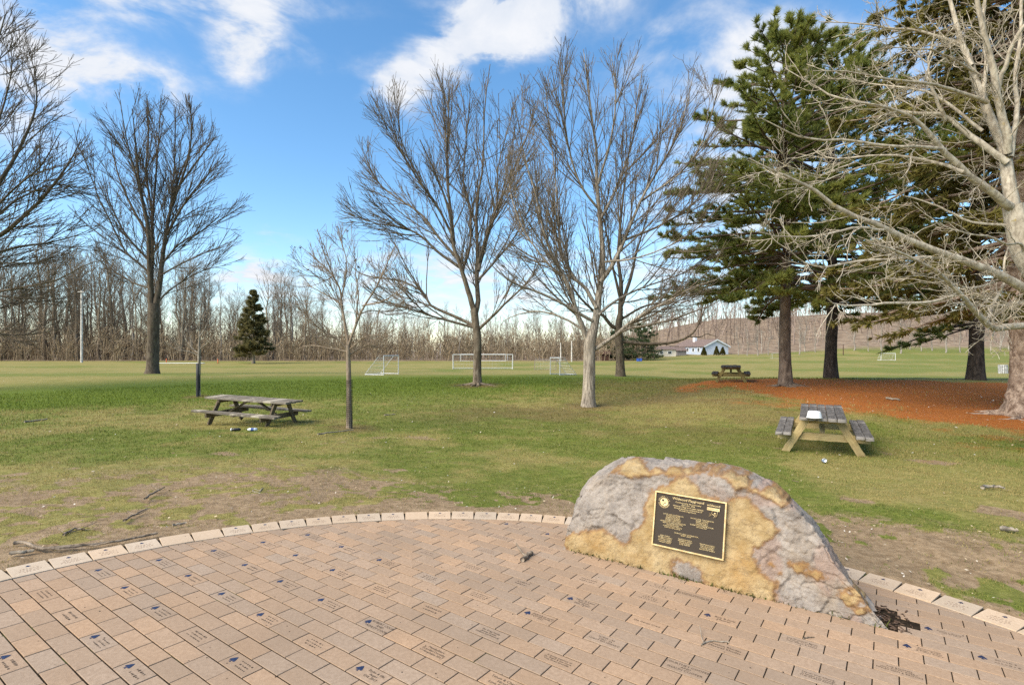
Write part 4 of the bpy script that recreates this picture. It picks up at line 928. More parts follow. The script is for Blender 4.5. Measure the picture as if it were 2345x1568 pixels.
S1l = [([(797, 790), (790, 750), (784, 700), (784, 667), (770, 635), (756, 616), (720, 585), (690, 560)], 7, 1.0, 0, .3), ([(798, 790), (812, 745), (830, 700), (860, 655), (885, 600), (905, 560)], 7, 1.0, 0, -.3),
       ([(797, 800), (770, 775), (745, 762), (715, 735), (690, 700)], 4.5, .9, 0, -.4), ([(798, 805), (765, 802), (720, 795), (690, 800), (672, 820)], 3.5, .8, 0, .4), ([(800, 812), (825, 795), (850, 790), (880, 805)], 3.5, .8, 0, .2),
       ([(800, 800), (830, 778), (870, 770), (920, 785)], 3.5, .8, 0, -.5), ([(784, 680), (795, 620), (790, 570), (780, 545)], 4, .8, .1, .2), ([(757, 620), (742, 580), (735, 545), (730, 525)], 3, .7, .2, .1), ([(815, 740), (822, 680), (818, 620), (822, 570)], 4.5, .8, -.1, .5),
       ([(830, 700), (870, 690), (905, 670), (930, 640)], 4, .8, -.1, -.7), ([(785, 700), (755, 680), (720, 660), (695, 640)], 4, .8, 0, .6), ([(820, 720), (850, 710), (880, 715), (915, 700)], 3, .7, -.1, .5), ([(765, 630), (740, 640), (705, 615), (680, 600)], 3, .7, .2, -.4)]
r1, tw = bare_tree('sapling', 'young bare tree with a black mesh guard round its trunk', 'tree', 14, 800,
    ([(800, 986, 0), (800, 930, 0), (799, 870, 0), (798, 832, 0), (797, 790, 0)], [14, 12, 11.5, 11.5, 9]), S1l,
    [L_(.12, 1.0, .5, 6, .10, .07, .008, .0052, .2, 1, sides=4), L_(.13, .55, .5, 5, .10, .09, .008, .0042, .1, 1), L_(.18, .25, .55, 4, .06, .12, .009, .0035, .2, 1)], MAT['bark_young'], (800, 660, 135, 145), 27, flare_k=.12, sub=.1)
guard(r1, GP(800, 14), 14, 986, 870, 800, 14.5, True)
def dry_leaves(root, tips, n, seed, size=.045):
    rng = np.random.default_rng(seed); T = np.concatenate([q[0][:, -1] for q in tips]); T = T[T[:, 2] > np.percentile(T[:, 2], 55)]; T = T[rng.choice(len(T), n, False)]; base = np.array(root.location)
    v = []; f = []
    for i, p in enumerate(T):
        for q in range(2):
            a = unit(rng.normal(0, 1, 3)); b = unit(np.cross(a, rng.normal(0, 1, 3))); s = size * rng.uniform(.6, 1.2); c = p - base + rng.normal(0, .02, 3) - np.array([0, 0, s * .5]); k = len(v)
            v += [c - a * s, c + b * s * .5 + np.cross(a, b) * s * .3, c + a * s, c - b * s * .5 + np.cross(a, b) * s * .3]; f.append([k, k + 1, k + 2, k + 3])
    link('dry_leaves', np_mesh('dry_leaves', np.array(v), [np.array(f)]), root, MAT['dryleaf'])
MAT['dryleaf'] = plain('dry_leaf', (.09, .06, .045), .8, 0, .2, .4, 20)
dry_leaves(r1, tw, 26, 4)
S2l = [([(456, 812), (458, 770), (459, 730), (461, 700)], 6, .9, 0, .1), ([(456, 810), (440, 795), (425, 775), (410, 745)], 2.8, .7, 0, .2), ([(457, 800), (475, 785), (490, 770), (500, 745)], 2.6, .7, 0, -.2), ([(455, 815), (435, 805), (405, 800), (385, 785)], 2.6, .7, 0, -.3),
       ([(458, 770), (472, 745), (480, 715)], 2.6, .7, 0, .2), ([(458, 760), (445, 735), (438, 705)], 2.4, .7, 0, -.2)]
r2, tw = bare_tree('sapling', 'slim young tree in a solid black trunk sleeve, behind the left picnic table', 'tree', 23.5, 454,
    ([(455, 908, 0), (455, 870, 0), (456, 835, 0), (456, 812, 0), (457, 800, 0)], [8, 7.4, 7, 7, 6]), S2l,
    [L_(.22, .9, .6, 6, .08, .08, .008, .008, .15, 1), L_(.25, .45, .6, 4, .08, .1, .008, .006, .1, 1)], MAT['bark_grey'], (458, 755, 80, 70), 28, flare_k=.1, sub=.1)
guard(r2, GP(454, 23.5), 23.5, 908, 832, 455, 9, False)

# ------------------------------------------------------------------ conifers
def tufts(P, Dr, n, L, w, spread, rng, droop=0.0):
    """n needle blades at each point, fanned about direction Dr"""
    m = len(P); P = np.repeat(P, n, 0); Dr = np.repeat(Dr, n, 0)
    d = unit(Dr + rng.normal(0, spread, (m * n, 3)) + np.array([0, 0, -droop])); s = unit(np.cross(d, rng.normal(0, 1, (m * n, 3)))); l = L * rng.uniform(.6, 1.2, (m * n, 1)); ww = w * rng.uniform(.7, 1.3, (m * n, 1))
    v = np.stack([P - s * ww * .5, P + s * ww * .5, P + d * l], 1).reshape(-1, 3); k = np.arange(m * n)[:, None] * 3
    return v, k + np.arange(3)[None]
def conifer(name, label, D, base_xv, H, wpx, z0, radius, whorl, nl, elev, up, bark_m, leaf_m, seed, nb=12, nt=9, blades=6, L=.16, w=.035, spread=.45, droop=0.0, hang=0.0, group=None, knots=False, bare=0.0, sides=14, gap=.0, lean=0.0):
    """radius(h) -> limb length at height h above ground; hang > 0 lets side shoots hang like curtains"""
    rng = np.random.default_rng(seed); base = GP(base_xv, D); root = empty(name, base, label, 'tree', group)
    r0 = wpx * .5 * D / FV; zz = np.linspace(-.3, H, 26); P = np.stack([lean * zz + .05 * np.sin(zz * .7 + seed), 0 * zz, zz], -1); R = r0 * np.clip(1 - zz / H, .03, 1) ** .8; R = R * (1 + .4 * np.exp(-np.maximum(zz, 0) / .4))
    if knots:
        zz = np.concatenate([np.linspace(-.3, 5, 130), np.linspace(5.3, H, 20)]); P = np.stack([.06 * np.sin(zz * .9), 0 * zz, zz], -1); R = r0 * np.clip(1 - zz / H, .03, 1) ** .8 * (1 + .45 * np.exp(-np.maximum(zz, 0) / .3))
        sides = 48
    v, f = tubes(P[None], R[None], sides); ctr = np.repeat(P, sides, 0); out = unit(v - ctr); sh = (fbm(v * np.array([4, 4, 1.2]), seed, 4) - .5) * .35 * np.repeat(R, sides)
    if knots:
        for k in range(46):
            zc = rng.uniform(.1, 4.6) if k > 7 else rng.uniform(.05, 1.6); a = rng.uniform(0, 2 * pi) if k % 2 else rng.uniform(pi * .85, pi * 1.6); c = np.array([r0 * cos(a), r0 * sin(a), zc]); s = rng.uniform(.05, .10) * (1.5 if zc < 1.2 else 1)
            d2 = ((v - c) ** 2).sum(1); sh = sh + s * .75 * np.exp(-d2 / (s * s)) - s * .45 * np.exp(-d2 / (s * s * .12))
        sh += (fbm(v * 13, seed + 4, 3) - .5) * .05
    link('trunk', np_mesh('trunk', v + out * sh[:, None], [f]), root, bark_m)
    # limbs
    hs = np.arange(z0, H * .985, whorl); hs = np.repeat(hs, nl) + rng.uniform(-.5, .5, len(hs) * nl) * whorl
    if gap: hs = hs[rng.random(len(hs)) > gap]
    az = rng.uniform(0, 2 * pi, len(hs)); ln = radius(hs) * rng.uniform(.68, 1.1, len(hs)); m = len(hs); el = elev(hs) + rng.normal(0, .1, m)
    N = 8; Q = np.empty((m, N, 3)); Q[:, 0] = np.c_[lean * hs, 0 * hs, hs]; d = np.c_[np.cos(az) * np.cos(el), np.sin(az) * np.cos(el), np.sin(el)]
    for s in range(1, N):
        Q[:, s] = Q[:, s - 1] + d * (ln / (N - 1))[:, None]; d = unit(d + np.array([0, 0, 1]) * (up if s > N // 2 else -abs(up) * .35) + rng.normal(0, .04, (m, 3)))
    rl = np.clip(.016 * ln, .012, .075)[:, None] * np.linspace(1, .18, N)[None]
    vb, fb = tubes(Q, rl, 5)
    # side shoots, mostly in the plane of the limb
    k = nb; idx = np.repeat(np.arange(m), np.maximum((k * ln / max(ln.max(), .1)).astype(int), 3)); M_ = len(idx); t = rng.uniform(.18 + bare, 1.0, M_); fi = t * (N - 1); ii = np.minimum(fi.astype(int), N - 2); wq = (fi - ii)[:, None]
    p0 = Q[idx, ii] * (1 - wq) + Q[idx, ii + 1] * wq; tan = unit(Q[idx, ii + 1] - Q[idx, ii]); side = unit(np.cross(tan, np.array([0, 0, 1.0]))) * rng.choice([-1, 1], M_)[:, None]
    sl = np.clip(ln[idx] * .30 * (1.15 - t), .18, 1.3) * rng.uniform(.6, 1.2, M_); ds = unit(tan * .75 + side * .75 + rng.normal(0, .15, (M_, 3)) + np.array([0, 0, .12 - hang * .5]))
    S = np.empty((M_, 5, 3)); S[:, 0] = p0
    for s in range(1, 5):
        S[:, s] = S[:, s - 1] + ds * (sl / 4)[:, None]; ds = unit(ds + np.array([0, 0, 1]) * (.10 - hang) + rng.normal(0, .06, (M_, 3)))
    vs_, fs_ = tubes(S, np.linspace(.012, .004, 5)[None] * np.ones((M_, 1)), 3)
    link('limbs', np_mesh('limbs', np.concatenate([vb, vs_]), [np.concatenate([fb, fs_ + len(vb)])]), root, bark_m)["kind"] = "stuff"
    # needles on the outer shoots
    j = np.repeat(np.arange(M_), nt); tt = rng.uniform(.15, 1.0, len(j)); fi = tt * 4; ii = np.minimum(fi.astype(int), 3); wq = (fi - ii)[:, None]; pp = S[j, ii] * (1 - wq) + S[j, ii + 1] * wq; dd = unit(S[j, ii + 1] - S[j, ii] + 1e-6)
    vn, fn = tufts(pp, dd + np.array([0, 0, .25 * (1 - hang * 3)]), blades, L, w, spread, rng, droop)
    j = np.repeat(np.arange(m), max(6, nt)); tt = rng.uniform(.75, 1.0, len(j)); fi = tt * (N - 1); ii = np.minimum(fi.astype(int), N - 2); wq = (fi - ii)[:, None]; pp = Q[j, ii] * (1 - wq) + Q[j, ii + 1] * wq; dd = unit(Q[j, ii + 1] - Q[j, ii])
    v2, f2 = tufts(pp, dd, blades, L, w, spread, rng, droop)
    o = link('crown', np_mesh('crown', np.concatenate([vn, v2]), [np.concatenate([fn, f2 + len(vn)])], False), root, leaf_m); o["kind"] = "stuff"
    return root
lin = lambda *k: (lambda h: np.interp(h, [a for a, b in k], [b for a, b in k]))
conifer('pine_tree', 'tall pine with grey-brown trunk and exposed roots, nearest the far picnic table', 23, 1800, 15.1, 27, 4.0, lin((3, 3.8), (4.9, 5.4), (7.3, 5.0), (10.1, 4.3), (12, 3.5), (13.8, 2.3), (15.1, .6)), .45, 7, lin((3, -.08), (9, .12), (15, .6)), .10,
    MAT['bark_pine'], MAT['pine'], 41, nb=20, nt=8, blades=12, L=.27, w=.036, spread=.5, bare=.1)
conifer('pine_tree', 'dark-trunked pine in the middle of the conifer group', 29, 1905, 18.4, 27, 4.2, lin((3, 4.2), (6, 6.0), (10, 5.2), (14, 3.8), (17, 1.8), (18.4, .3)), .5, 7, lin((3, -.1), (9, .08), (18, .6)), .10,
    MAT['bark_pine2'], MAT['pine'], 42, nb=18, nt=8, blades=10, L=.30, w=.050, spread=.5, bare=.1)
conifer('pine_tree', 'stout dark-trunked pine forking low, at the right behind the needle bed', 29, 2235, 18.5, 31, 3.0, lin((2.6, 4.0), (5, 5.8), (9, 5.2), (14, 3.6), (18.5, .3)), .5, 7, lin((2.6, .0), (9, .1), (18, .6)), .08,
    MAT['bark_pine2'], MAT['pine'], 43, nb=16, nt=8, blades=9, L=.30, w=.055, spread=.5, bare=.1)
conifer('spruce_tree', 'huge spruce with burly knotted trunk and hanging olive branchlets at the right edge', 14.5, 2350, 23, 72, 3.4, lin((3, 4.2), (4.5, 5.0), (7, 4.6), (11, 3.9), (16, 2.6), (23, .3)), .36, 8, lin((3, -.15), (9, -.05), (20, .4)), .10,
    MAT['bark_spruce'], MAT['spruce'], 44, nb=18, nt=8, blades=8, L=.19, w=.064, spread=.55, hang=.22, droop=.15, knots=True)
conifer('evergreen_tree', 'olive conical evergreen in front of the woods, left of the guarded sapling', 100, 580, 13.2, 7, 1.4, lin((1.4, 3.4), (5, 3.0), (9, 1.8), (13.2, .2)), .5, 6, lin((1, .1), (9, .4), (13, .8)), .06,
    MAT['bark_wood'], MAT['cedar'], 45, nb=11, nt=6, blades=7, L=.6, w=.17, spread=.5)
conifer('pine_tree', 'spreading dark pine just left of the cream shed, partly behind the low-limbed tree', 118, 1468, 7.8, 7, .5, lin((.5, 5.6), (2.5, 5.2), (5, 3.6), (7.8, .6)), .5, 6, lin((.5, .05), (7, .4)), .06,
    MAT['bark_wood'], MAT['pine_far'], 46, nb=9, nt=6, blades=5, L=.5, w=.13, spread=.5)
conifer('pine_tree', 'smaller dark pine beside the spreading one, behind the two big bare trunks', 124, 1412, 6.6, 6, .5, lin((.5, 3.6), (2.5, 3.4), (5, 2.2), (6.6, .4)), .5, 6, lin((.5, .05), (7, .4)), .06,
    MAT['bark_wood'], MAT['pine_far'], 47, nb=8, nt=6, blades=5, L=.5, w=.13, spread=.5)
def roots(xv, D, rad, n, seed, parent_label, mat, span=(pi * .95, pi * 2.05)):
    rng = np.random.default_rng(seed); c = GP(xv, D); parent = [o for o in bpy.data.objects if o.get('label') == parent_label][0]
    for k in range(n):
        a = rng.uniform(*span); L = rng.uniform(.5, 1.1); pts = []; 
        for t in np.linspace(0, 1, 7):
            x = c[0] + cos(a + .25 * sin(t * 3 + k)) * (rad * .6 + L * t); y = c[1] + sin(a + .25 * sin(t * 3 + k)) * (rad * .6 + L * t); pts.append((x, y, gz(x, y) + .07 * (1 - t) ** 2 + .02 - .04 * t))
        v, f = tubes(np.array(pts)[None], np.linspace(.09, .02, 7)[None], 7); link('root', np_mesh('root', v - np.array(parent.location), [f]), parent, mat)
roots(1800, 23, .32, 7, 3, 'tall pine with grey-brown trunk and exposed roots, nearest the far picnic table', MAT['bark_pine'])
roots(1093, 28, .25, 5, 5, 'tall bare tree with forked trunk in the middle of the lawn, behind the guarded sapling', MAT['bark'])
roots(2350, 14.5, .5, 5, 7, 'huge spruce with burly knotted trunk and hanging olive branchlets at the right edge', MAT['bark_spruce'], (pi * .8, pi * 1.3))
# ------------------------------------------------------------------ woods beyond the field
def depth_at(xv, yv, lo=38, hi=170):
    D = np.linspace(lo, hi, 700); x = (xv - CXV) / FV * D; y = HZV + (CZ - ground_z(x, D)) * FV / D
    k = np.argmin(np.abs(y - yv)); return float(D[k])
def ghit(xv, yv):                # first ground point on a sight line
    D = np.linspace(2.0, 60, 6000); x = (xv - CXV) / FV * D; y = HZV + (CZ - ground_z(x, D)) * FV / D
    k = int(np.argmax(y <= yv)); return np.array([x[k], D[k], gz(x[k], D[k])])
def wood_proto(seed, H, r, spread, lowest, mat, dens=1.0):
    rng = np.random.default_rng(seed); n = 14; z = np.linspace(-.3, H, n); P = np.stack([np.cumsum(rng.normal(0, .16, n)), np.cumsum(rng.normal(0, .16, n)), z], -1); P[:, :2] -= P[0, :2]
    R = r * np.clip(1 - z / H, .06, 1); v, f = tubes(P[None], R[None], 7); tm = np_mesh('trunk', v, [f]); tm.materials.append(mat)
    par = (P[None], R[None]); vs_, fs_, off = [], [], 0
    L1 = spawn(par, L_(.45 / dens, spread, .62, 7, .10, .07, .012, .018, lowest, .97, sides=4, fall=.55, kmin=6), rng)
    L2 = spawn(L1, L_(.55 / dens, 1.9, .55, 5, .10, .09, .010, .013, .2, 1), rng); L3 = spawn(L2, L_(.55 / dens, .95, .55, 4, .08, .12, .010, .010, .2, 1), rng)
    for k, s in ((L1, 4), (L2, 3), (L3, 3)):
        if k is None: continue
        v, f = tubes(k[0], k[1], s); vs_.append(v); fs_.append(f + off); off += len(v)
    cm = np_mesh('crown', np.concatenate(vs_), [np.concatenate(fs_)]); cm.materials.append(mat); return tm, cm, H
def zone(xv):
    if xv < 345: return 'tall bare woodland tree beyond the field, left of the oval tree', 'tree', 'woodland trees at the far left'
    if xv < 720: return 'bare woodland tree beyond the field, between the oval tree and the guarded sapling', 'tree', 'woodland trees left of the sapling'
    if xv < 1090: return 'bare woodland tree beyond the field, between the sapling and the forked tree', 'tree', 'woodland trees right of the sapling'
    return 'slim bare woodland tree beyond the goals, right of the forked tree', 'tree', 'woodland trees beyond the goals'
def build_woods():
    rng = np.random.default_rng(77)
    protos = [wood_proto(100 + k, 20, (.26, .32, .22, .36, .24, .28)[k], (4.6, 5.4, 3.6, 6.0, 4.0, 5.0)[k], (.2, .16, .3, .12, .35, .22)[k], MAT['bark_wood2'] if k in (2,) else MAT['bark_wood'], 1.15) for k in range(6)]
    hx = [-300, 0, 120, 250, 330, 420, 500, 540, 575, 640, 690, 740, 800, 900, 1000, 1172, 1350, 1420, 1500]; hy = [270, 275, 290, 265, 285, 235, 205, 170, 165, 225, 180, 165, 160, 125, 118, 122, 118, 105, 95]
    spots = [(x, 130 + rng.uniform(-6, 6), 1.0) for x in (30, 100, 178, 262, 300, 432, 470, 505, 610, 625, 640, 668, 700, 735)]
    for k in range(165):
        xv = rng.uniform(-220, 1480); spots.append((xv, rng.uniform(124, 158), rng.uniform(.7, 1.05)))
    for (xv, D, s) in spots:
        tm, cm, H = protos[rng.integers(6)]; hp = np.interp(xv, hx, hy) * s * rng.uniform(.85, 1.05); b = GP(xv, D); hgt = hp * D / FV; sc = hgt / H; sxy = sc * rng.uniform(.8, 1.1)
        if xv > 850: sxy *= .85
        r = empty('woodland_tree', b, *zone(xv), rng.uniform(0, 6.28)); r.scale = (sxy, sxy, sc)
        link('trunk', tm, r); link('crown', cm, r)
    # paler trees at the foot of the hill on the right
    pale = [wood_proto(140 + k, 10, .24, 2.4, .15, MAT['bark_wood2'], 1.2) for k in range(3)]
    for k, xv in enumerate((1690, 1712, 1735, 1760, 1785, 1830, 1845, 1868, 1955, 1990, 2020, 2062, 2085, 2110, 2135, 2165, 2200, 2290, 2310, 2335)):
        D = 150 + rng.uniform(-8, 10); tm, cm, H = pale[k % 3]; b = GP(xv, D); s = rng.uniform(.7, 1.15)
        r = empty('woodland_tree', b, 'pale-barked bare tree along the foot of the wooded hillside', 'tree', 'pale trees at the foot of the hill', rng.uniform(0, 6.28)); r.scale = (s * .8, s * .8, s)
        link('trunk', tm, r); link('crown', cm, r)
    # thicket and far trees that read as one mass
    def mass(n, xr, Dr, hr, rad, kids, seed, kl, up=.1):
        g = np.random.default_rng(seed); xv = g.uniform(*xr, n); D = np.sqrt(g.uniform(Dr[0] ** 2, Dr[1] ** 2, n)); x = (xv - CXV) / FV * D; b = np.stack([x, D, ground_z(x, D)], -1)
        h = g.uniform(*hr, n) * (hfun(xv) if hfun else 1); P = np.empty((n, 5, 3)); P[:, 0] = b - np.array([0, 0, .1]); d = unit(np.c_[g.normal(0, .14, n), g.normal(0, .14, n), np.ones(n)])
        for s in range(1, 5): P[:, s] = P[:, s - 1] + d * (h / 4)[:, None]; d = unit(d + g.normal(0, .07, (n, 3)) + np.array([0, 0, .02]))
        R = (rad * g.uniform(.6, 1.3, n))[:, None] * np.linspace(1, .3, 5)[None]; par = (P, R); v, f = tubes(P, R, 3); vs_, fs_, off = [v], [f], len(v)
        for q in kids:
            par = spawn(par, q, g); v, f = tubes(par[0], par[1], 3); vs_.append(v); fs_.append(f + off); off += len(v)
        return np.concatenate(vs_), np.concatenate(fs_)
    hfun = lambda xv: np.interp(xv, [-200, 500, 900, 1450], [1.25, 1.05, .95, .85])
    t = NT('thicket', .95, .05); n = t.noise(.12, 4, .6, t.wpos()); r_ = t.isl(); t.col(t.mix(t.step(t.math('ADD', t.math('MULTIPLY', n, .7), t.math('MULTIPLY', r_, .4)), .3, .8), (.15, .115, .075), (.36, .28, .185))); MAT['thicket'] = t.m
    v, f = mass(2700, (-260, 1500), (117, 160), (2.8, 7.5), .07, [L_(.8, 2.1, .65, 3, .08, .16, .012, .06, .05, 1), L_(1.9, 1.2, .65, 2, .08, .15, .012, .045, .2, 1)], 5, 0)
    v2, f2 = mass(600, (-260, 1500), (125, 170), (7, 13.5), .08, [L_(.9, 2.6, .6, 3, .1, .12, .012, .034, .2, 1), L_(1.3, 1.2, .6, 2, .08, .15, .012, .028, .2, 1)], 15, 0); f = np.concatenate([f, f2 + len(v)]); v = np.concatenate([v, v2])
    tag(link('thicket', np_mesh('thicket', v, [f]), None, MAT['thicket']), 'brown leafless thicket along the foot of the woods', 'thicket', None, 'stuff')
    hfun = None
    v, f = mass(800, (1440, 2500), (172, 300), (7, 15), .16, [L_(1.1, 3.2, .6, 4, .12, .12, .014, .04, .25, 1), L_(1.3, 1.5, .6, 2, .08, .14, .014, .04, .2, 1)], 6, 0)
    t = NT('hillside_wood', .95, .05); n = t.noise(.06, 3, .6, t.wpos()); r_ = t.isl(); t.col(t.mix(t.step(t.math('ADD', t.math('MULTIPLY', n, .6), t.math('MULTIPLY', r_, .5)), .3, .8), (.15, .11, .085), (.34, .26, .21)))
    tag(link('hillside_woods', np_mesh('hillside_woods', v, [f]), None, t.m), 'leafless pinkish-brown woods covering the far hillside', 'woods', None, 'stuff')
build_woods()

# ------------------------------------------------------------------ house, sheds and shrubs across the field
MAT['siding'] = plain('pale_blue_siding', (.62, .66, .72), .7, 0, .3, .05, 1.0); MAT['siding2'] = plain('blue_grey_siding', (.40, .46, .54), .7, 0, .3, .06, 1.0)
MAT['white'] = plain('white_paint', (.80, .80, .78), .5, 0, .4, .05, 2.0); MAT['roof'] = plain('brown_shingles', (.19, .14, .12), .95, 0, .1, .25, 3.0)
MAT['glass'] = plain('window_glass', (.05, .06, .07), .1, 0, .6, .1, 1.0); MAT['red'] = plain('red_paint', (.42, .05, .035), .6); MAT['cream'] = plain('cream_block', (.62, .56, .46), .8, 0, .2, .1, .6)
MAT['shedwood'] = plain('dark_shed_wood', (.09, .045, .03), .9); MAT['blue'] = plain('blue_plastic', (.03, .10, .42), .45, 0, .5, .1)
def quad(mb, pts): mb.add(pts, [np.arange(len(pts))])
def house():
    D = 160; c = GP(1640, D); root = empty('house', c, 'small pale blue gabled house across the field', 'house', None, radians(20)); W, L, h, p = 9.0, 13.5, 2.45, 4.35
    mb = MB(); quad(mb, [(-W / 2, 0, -.4), (W / 2, 0, -.4), (W / 2, 0, h), (0, 0, p), (-W / 2, 0, h)]); quad(mb, [(W / 2, L, -.4), (-W / 2, L, -.4), (-W / 2, L, h), (0, L, p), (W / 2, L, h)]); quad(mb, [(W / 2, 0, -.4), (W / 2, L, -.4), (W / 2, L, h), (W / 2, 0, h)])
    link('gable_wall', mb.mesh('gable_wall'), root, MAT['siding'])
    mb = MB(); quad(mb, [(-W / 2, L, -.4), (-W / 2, 0, -.4), (-W / 2, 0, h), (-W / 2, L, h)]); link('side_wall', mb.mesh('side_wall'), root, MAT['siding2'])
    ro = None
    for s in (-1, 1):
        mb = MB(); a = np.array([s * (W / 2 + .4), -.5, h - .17]); b = np.array([0, -.5, p + .06]); dl = np.array([0, L + 1, 0]); u = np.array([0, 0, .2])
        mb.add([a, b, b + dl, a + dl, a + u, b + u, b + dl + u, a + dl + u], [np.array([[0, 1, 2, 3], [4, 7, 6, 5], [0, 4, 5, 1], [3, 2, 6, 7], [0, 3, 7, 4]])]); o = link('roof', bm_fix(mb.mesh('roof')), root, MAT['roof']); ro = o if s < 0 else ro
        mb = MB(); e = np.array([0, -.06, 0]); mb.add([a + e - u, b + e - u, b + e + u, a + e + u], [np.array([[0, 1, 2, 3]])]); link('barge_board', mb.mesh('barge_board'), root, MAT['white'])
    mb = MB(); mb.box((-1.2, 8, p + .2), (.9, .9, 1.6)); link('chimney', mb.mesh('chimney'), ro, MAT['white'])
    for y in (2.2, 4.6, 7.2):
        f = MB().box((-W / 2 - .04, y, 1.45), (.1, 1.2, 1.3)).mesh('window'); o = link('window', f, root, MAT['white'])
        link('pane', MB().box((-W / 2 - .10, y, 1.45), (.04, .85, 1.0)).mesh('pane'), o, MAT['glass'])
    o = link('door', MB().box((-W / 2 - .05, 10.2, 1.0), (.12, 1.1, 2.1)).mesh('door'), root, MAT['red'])
    for k, (xv, hh) in enumerate(((1612, 1.0), (1641, 1.12), (1655, 1.0))):
        b = GP(xv, 151); g = np.random.default_rng(60 + k); n = 900; t = g.uniform(0, 1, n) ** .7; a = g.uniform(0, 6.28, n); H = 2.1 * hh; r = .8 * np.sin(np.clip(1.12 - t, 0, 1) * 1.5) * g.uniform(.7, 1.05, n) * (1 - t * .55)
        P = np.c_[r * np.cos(a), r * np.sin(a), t * H + .05]; v, f = tufts(P, np.c_[np.cos(a) * .6, np.sin(a) * .6, np.ones(n)], 3, .3, .16, .3, g)
        rt = empty('conical_shrub', b, ('yellow-green cone shrub at the left corner of the house gable', 'yellow-green cone shrub in the middle of the house gable', 'yellow-green cone shrub right of the middle one by the house gable')[k], 'shrub', 'cone shrubs by the house')
        o = link('foliage', np_mesh('foliage', v, [f], False), rt, MAT['shrub']); o["kind"] = "stuff"; v, f = tubes(np.array([[[0, 0, -.1], [0, 0, .6], [0, 0, H * .8]]]), np.array([[.1, .07, .02]]), 6); link('stem', np_mesh('stem', v, [f]), rt, MAT['bark_wood'])
MAT['shrub'] = needles('cone_shrub', (.05, .055, .012), (.12, .11, .02), (.16, .13, .03), .8)
house()
def shed(name, label, cat, xv0, xv1, ytop, D, mat, roofm, windows, depth=5.0, pitch=.5):
    c = GP((xv0 + xv1) / 2, D); W = (xv1 - xv0) / FV * D; h = (HZV + (CZ - c[2]) * FV / D - ytop) / FV * D; root = empty(name, c, label, cat)
    mb = MB(); mb.box((0, depth / 2, h / 2 - .2), (W, depth, h + .4)); link('wall', mb.mesh('wall'), root, mat)
    mb = MB(); a, b, e = W / 2 + .3, -.4, depth + .4
    mb.add([(-a, b, h), (a, b, h), (a, e, h), (-a, e, h), (-a, depth / 2, h + pitch * 2), (a, depth / 2, h + pitch * 2)], [np.array([[0, 1, 5, 4], [3, 4, 5, 2], [0, 3, 2, 1]]), np.array([[0, 4, 3], [1, 2, 5]])]); link('roof', bm_fix(mb.mesh('roof')), root, roofm)
    for (u, w_, hh, z) in windows:
        o = link('window', MB().box((u * W, -.03, z), (w_, .1, hh)).mesh('window'), root, MAT['white']); link('pane', MB().box((u * W, -.09, z), (w_ * .8, .04, hh * .8)).mesh('pane'), o, MAT['glass'])
shed('outbuilding', 'low cream outbuilding left of the blue house', 'building', 1500, 1548, 800.5, 150, MAT['cream'], MAT['roof'], [(.2, 1.2, .8, 1.1), (-.2, 1.0, .8, 1.1)])
shed('outbuilding', 'small grey carport between the cream outbuilding and the blue house', 'building', 1551, 1572, 803, 158, plain('carport_grey', (.2, .18, .17), .9), MAT['roof'], [])
shed('shed', 'small dark brown shed in front of the woods, between the two big trunks', 'shed', 1377, 1396, 810.5, 120, MAT['shedwood'], MAT['shedwood'], [], 3.0, .4)
for k, xv in enumerate((1461, 1467)):
    c = GP(xv, 112); mb = MB(); mb.box((0, 0, .28), (.5, .5, .56), None, .04); r = empty('bin', c, ('left of the two blue bins under the dark pine', 'right of the two blue bins under the dark pine')[k], 'bin', 'blue bins'); link('body', mb.mesh('body'), r, MAT['blue'])
    link('lid', MB().box((0, -.02, .59), (.56, .58, .07), None, .02).mesh('lid'), r, MAT['blue'])
c = GP(2297, 62); r = empty('litter_bin', c, 'grey slatted litter bin behind the knotted spruce trunk', 'bin')
MAT['greywood'] = plain('silvered_wood', (.42, .42, .40), .9, 0, .1, .25, 6)
for k in range(14):
    a = 2 * pi * k / 14; link('slat', MB().box((.42 * cos(a), .42 * sin(a), .5), (.03, .15, 1.0), np.array(Matrix.Rotation(a, 3, 'Z'))).mesh('slat'), r, MAT['greywood'])
link('liner', MB().lathe((0, 0, 0), [(.0, .05), (.38, .05), (.38, .95), (.36, .95), (.36, .2), (0, .2)], 18).mesh('liner'), r, plain('liner', (.05, .05, .05), .8))

# ------------------------------------------------------------------ poles
MAT['pole_white'] = plain('weathered_white_pole', (.62, .58, .52), .9, 0, .1, .25, 3); MAT['pole_wood'] = plain('grey_wood_pole', (.34, .29, .24), .95, 0, .1, .3, 3); MAT['amber'] = plain('amber_sleeve', (.55, .27, .04), .6)
def pole(label, xv, ytop, ybot, w, mat, arms=(), sleeve=0, guy=0):
    D = depth_at(xv, ybot); c = GP(xv, D); H = (ybot - ytop) / FV * D; r = w * .5 / FV * D; root = empty('utility_pole', c, label, 'pole', 'poles around the field')
    v, f = tubes(np.array([[[0, 0, -.3], [.01, 0, H * .5], [0, 0, H]]]), np.array([[r, r * .9, r * .75]]), 10); link('shaft', np_mesh('shaft', v, [f]), root, mat)
    for z, l in arms: link('crossarm', MB().box((0, -r, H - z), (l, .12, .14)).mesh('crossarm'), root, mat)
    if sleeve: link('sleeve', MB().lathe((0, 0, 0), [(r * 1.25, 0), (r * 1.25, sleeve), (r * 1.05, sleeve)], 10).mesh('sleeve', True), root, MAT['amber'])
    if guy: v, f = tubes(np.array([[[0, 0, H * .75], [guy / 2, 0, H * .37], [guy, 0, 0]]]), np.full((1, 3), .035), 5); link('guy_wire', np_mesh('guy_wire', v, [f]), root, MAT['pole_wood'])
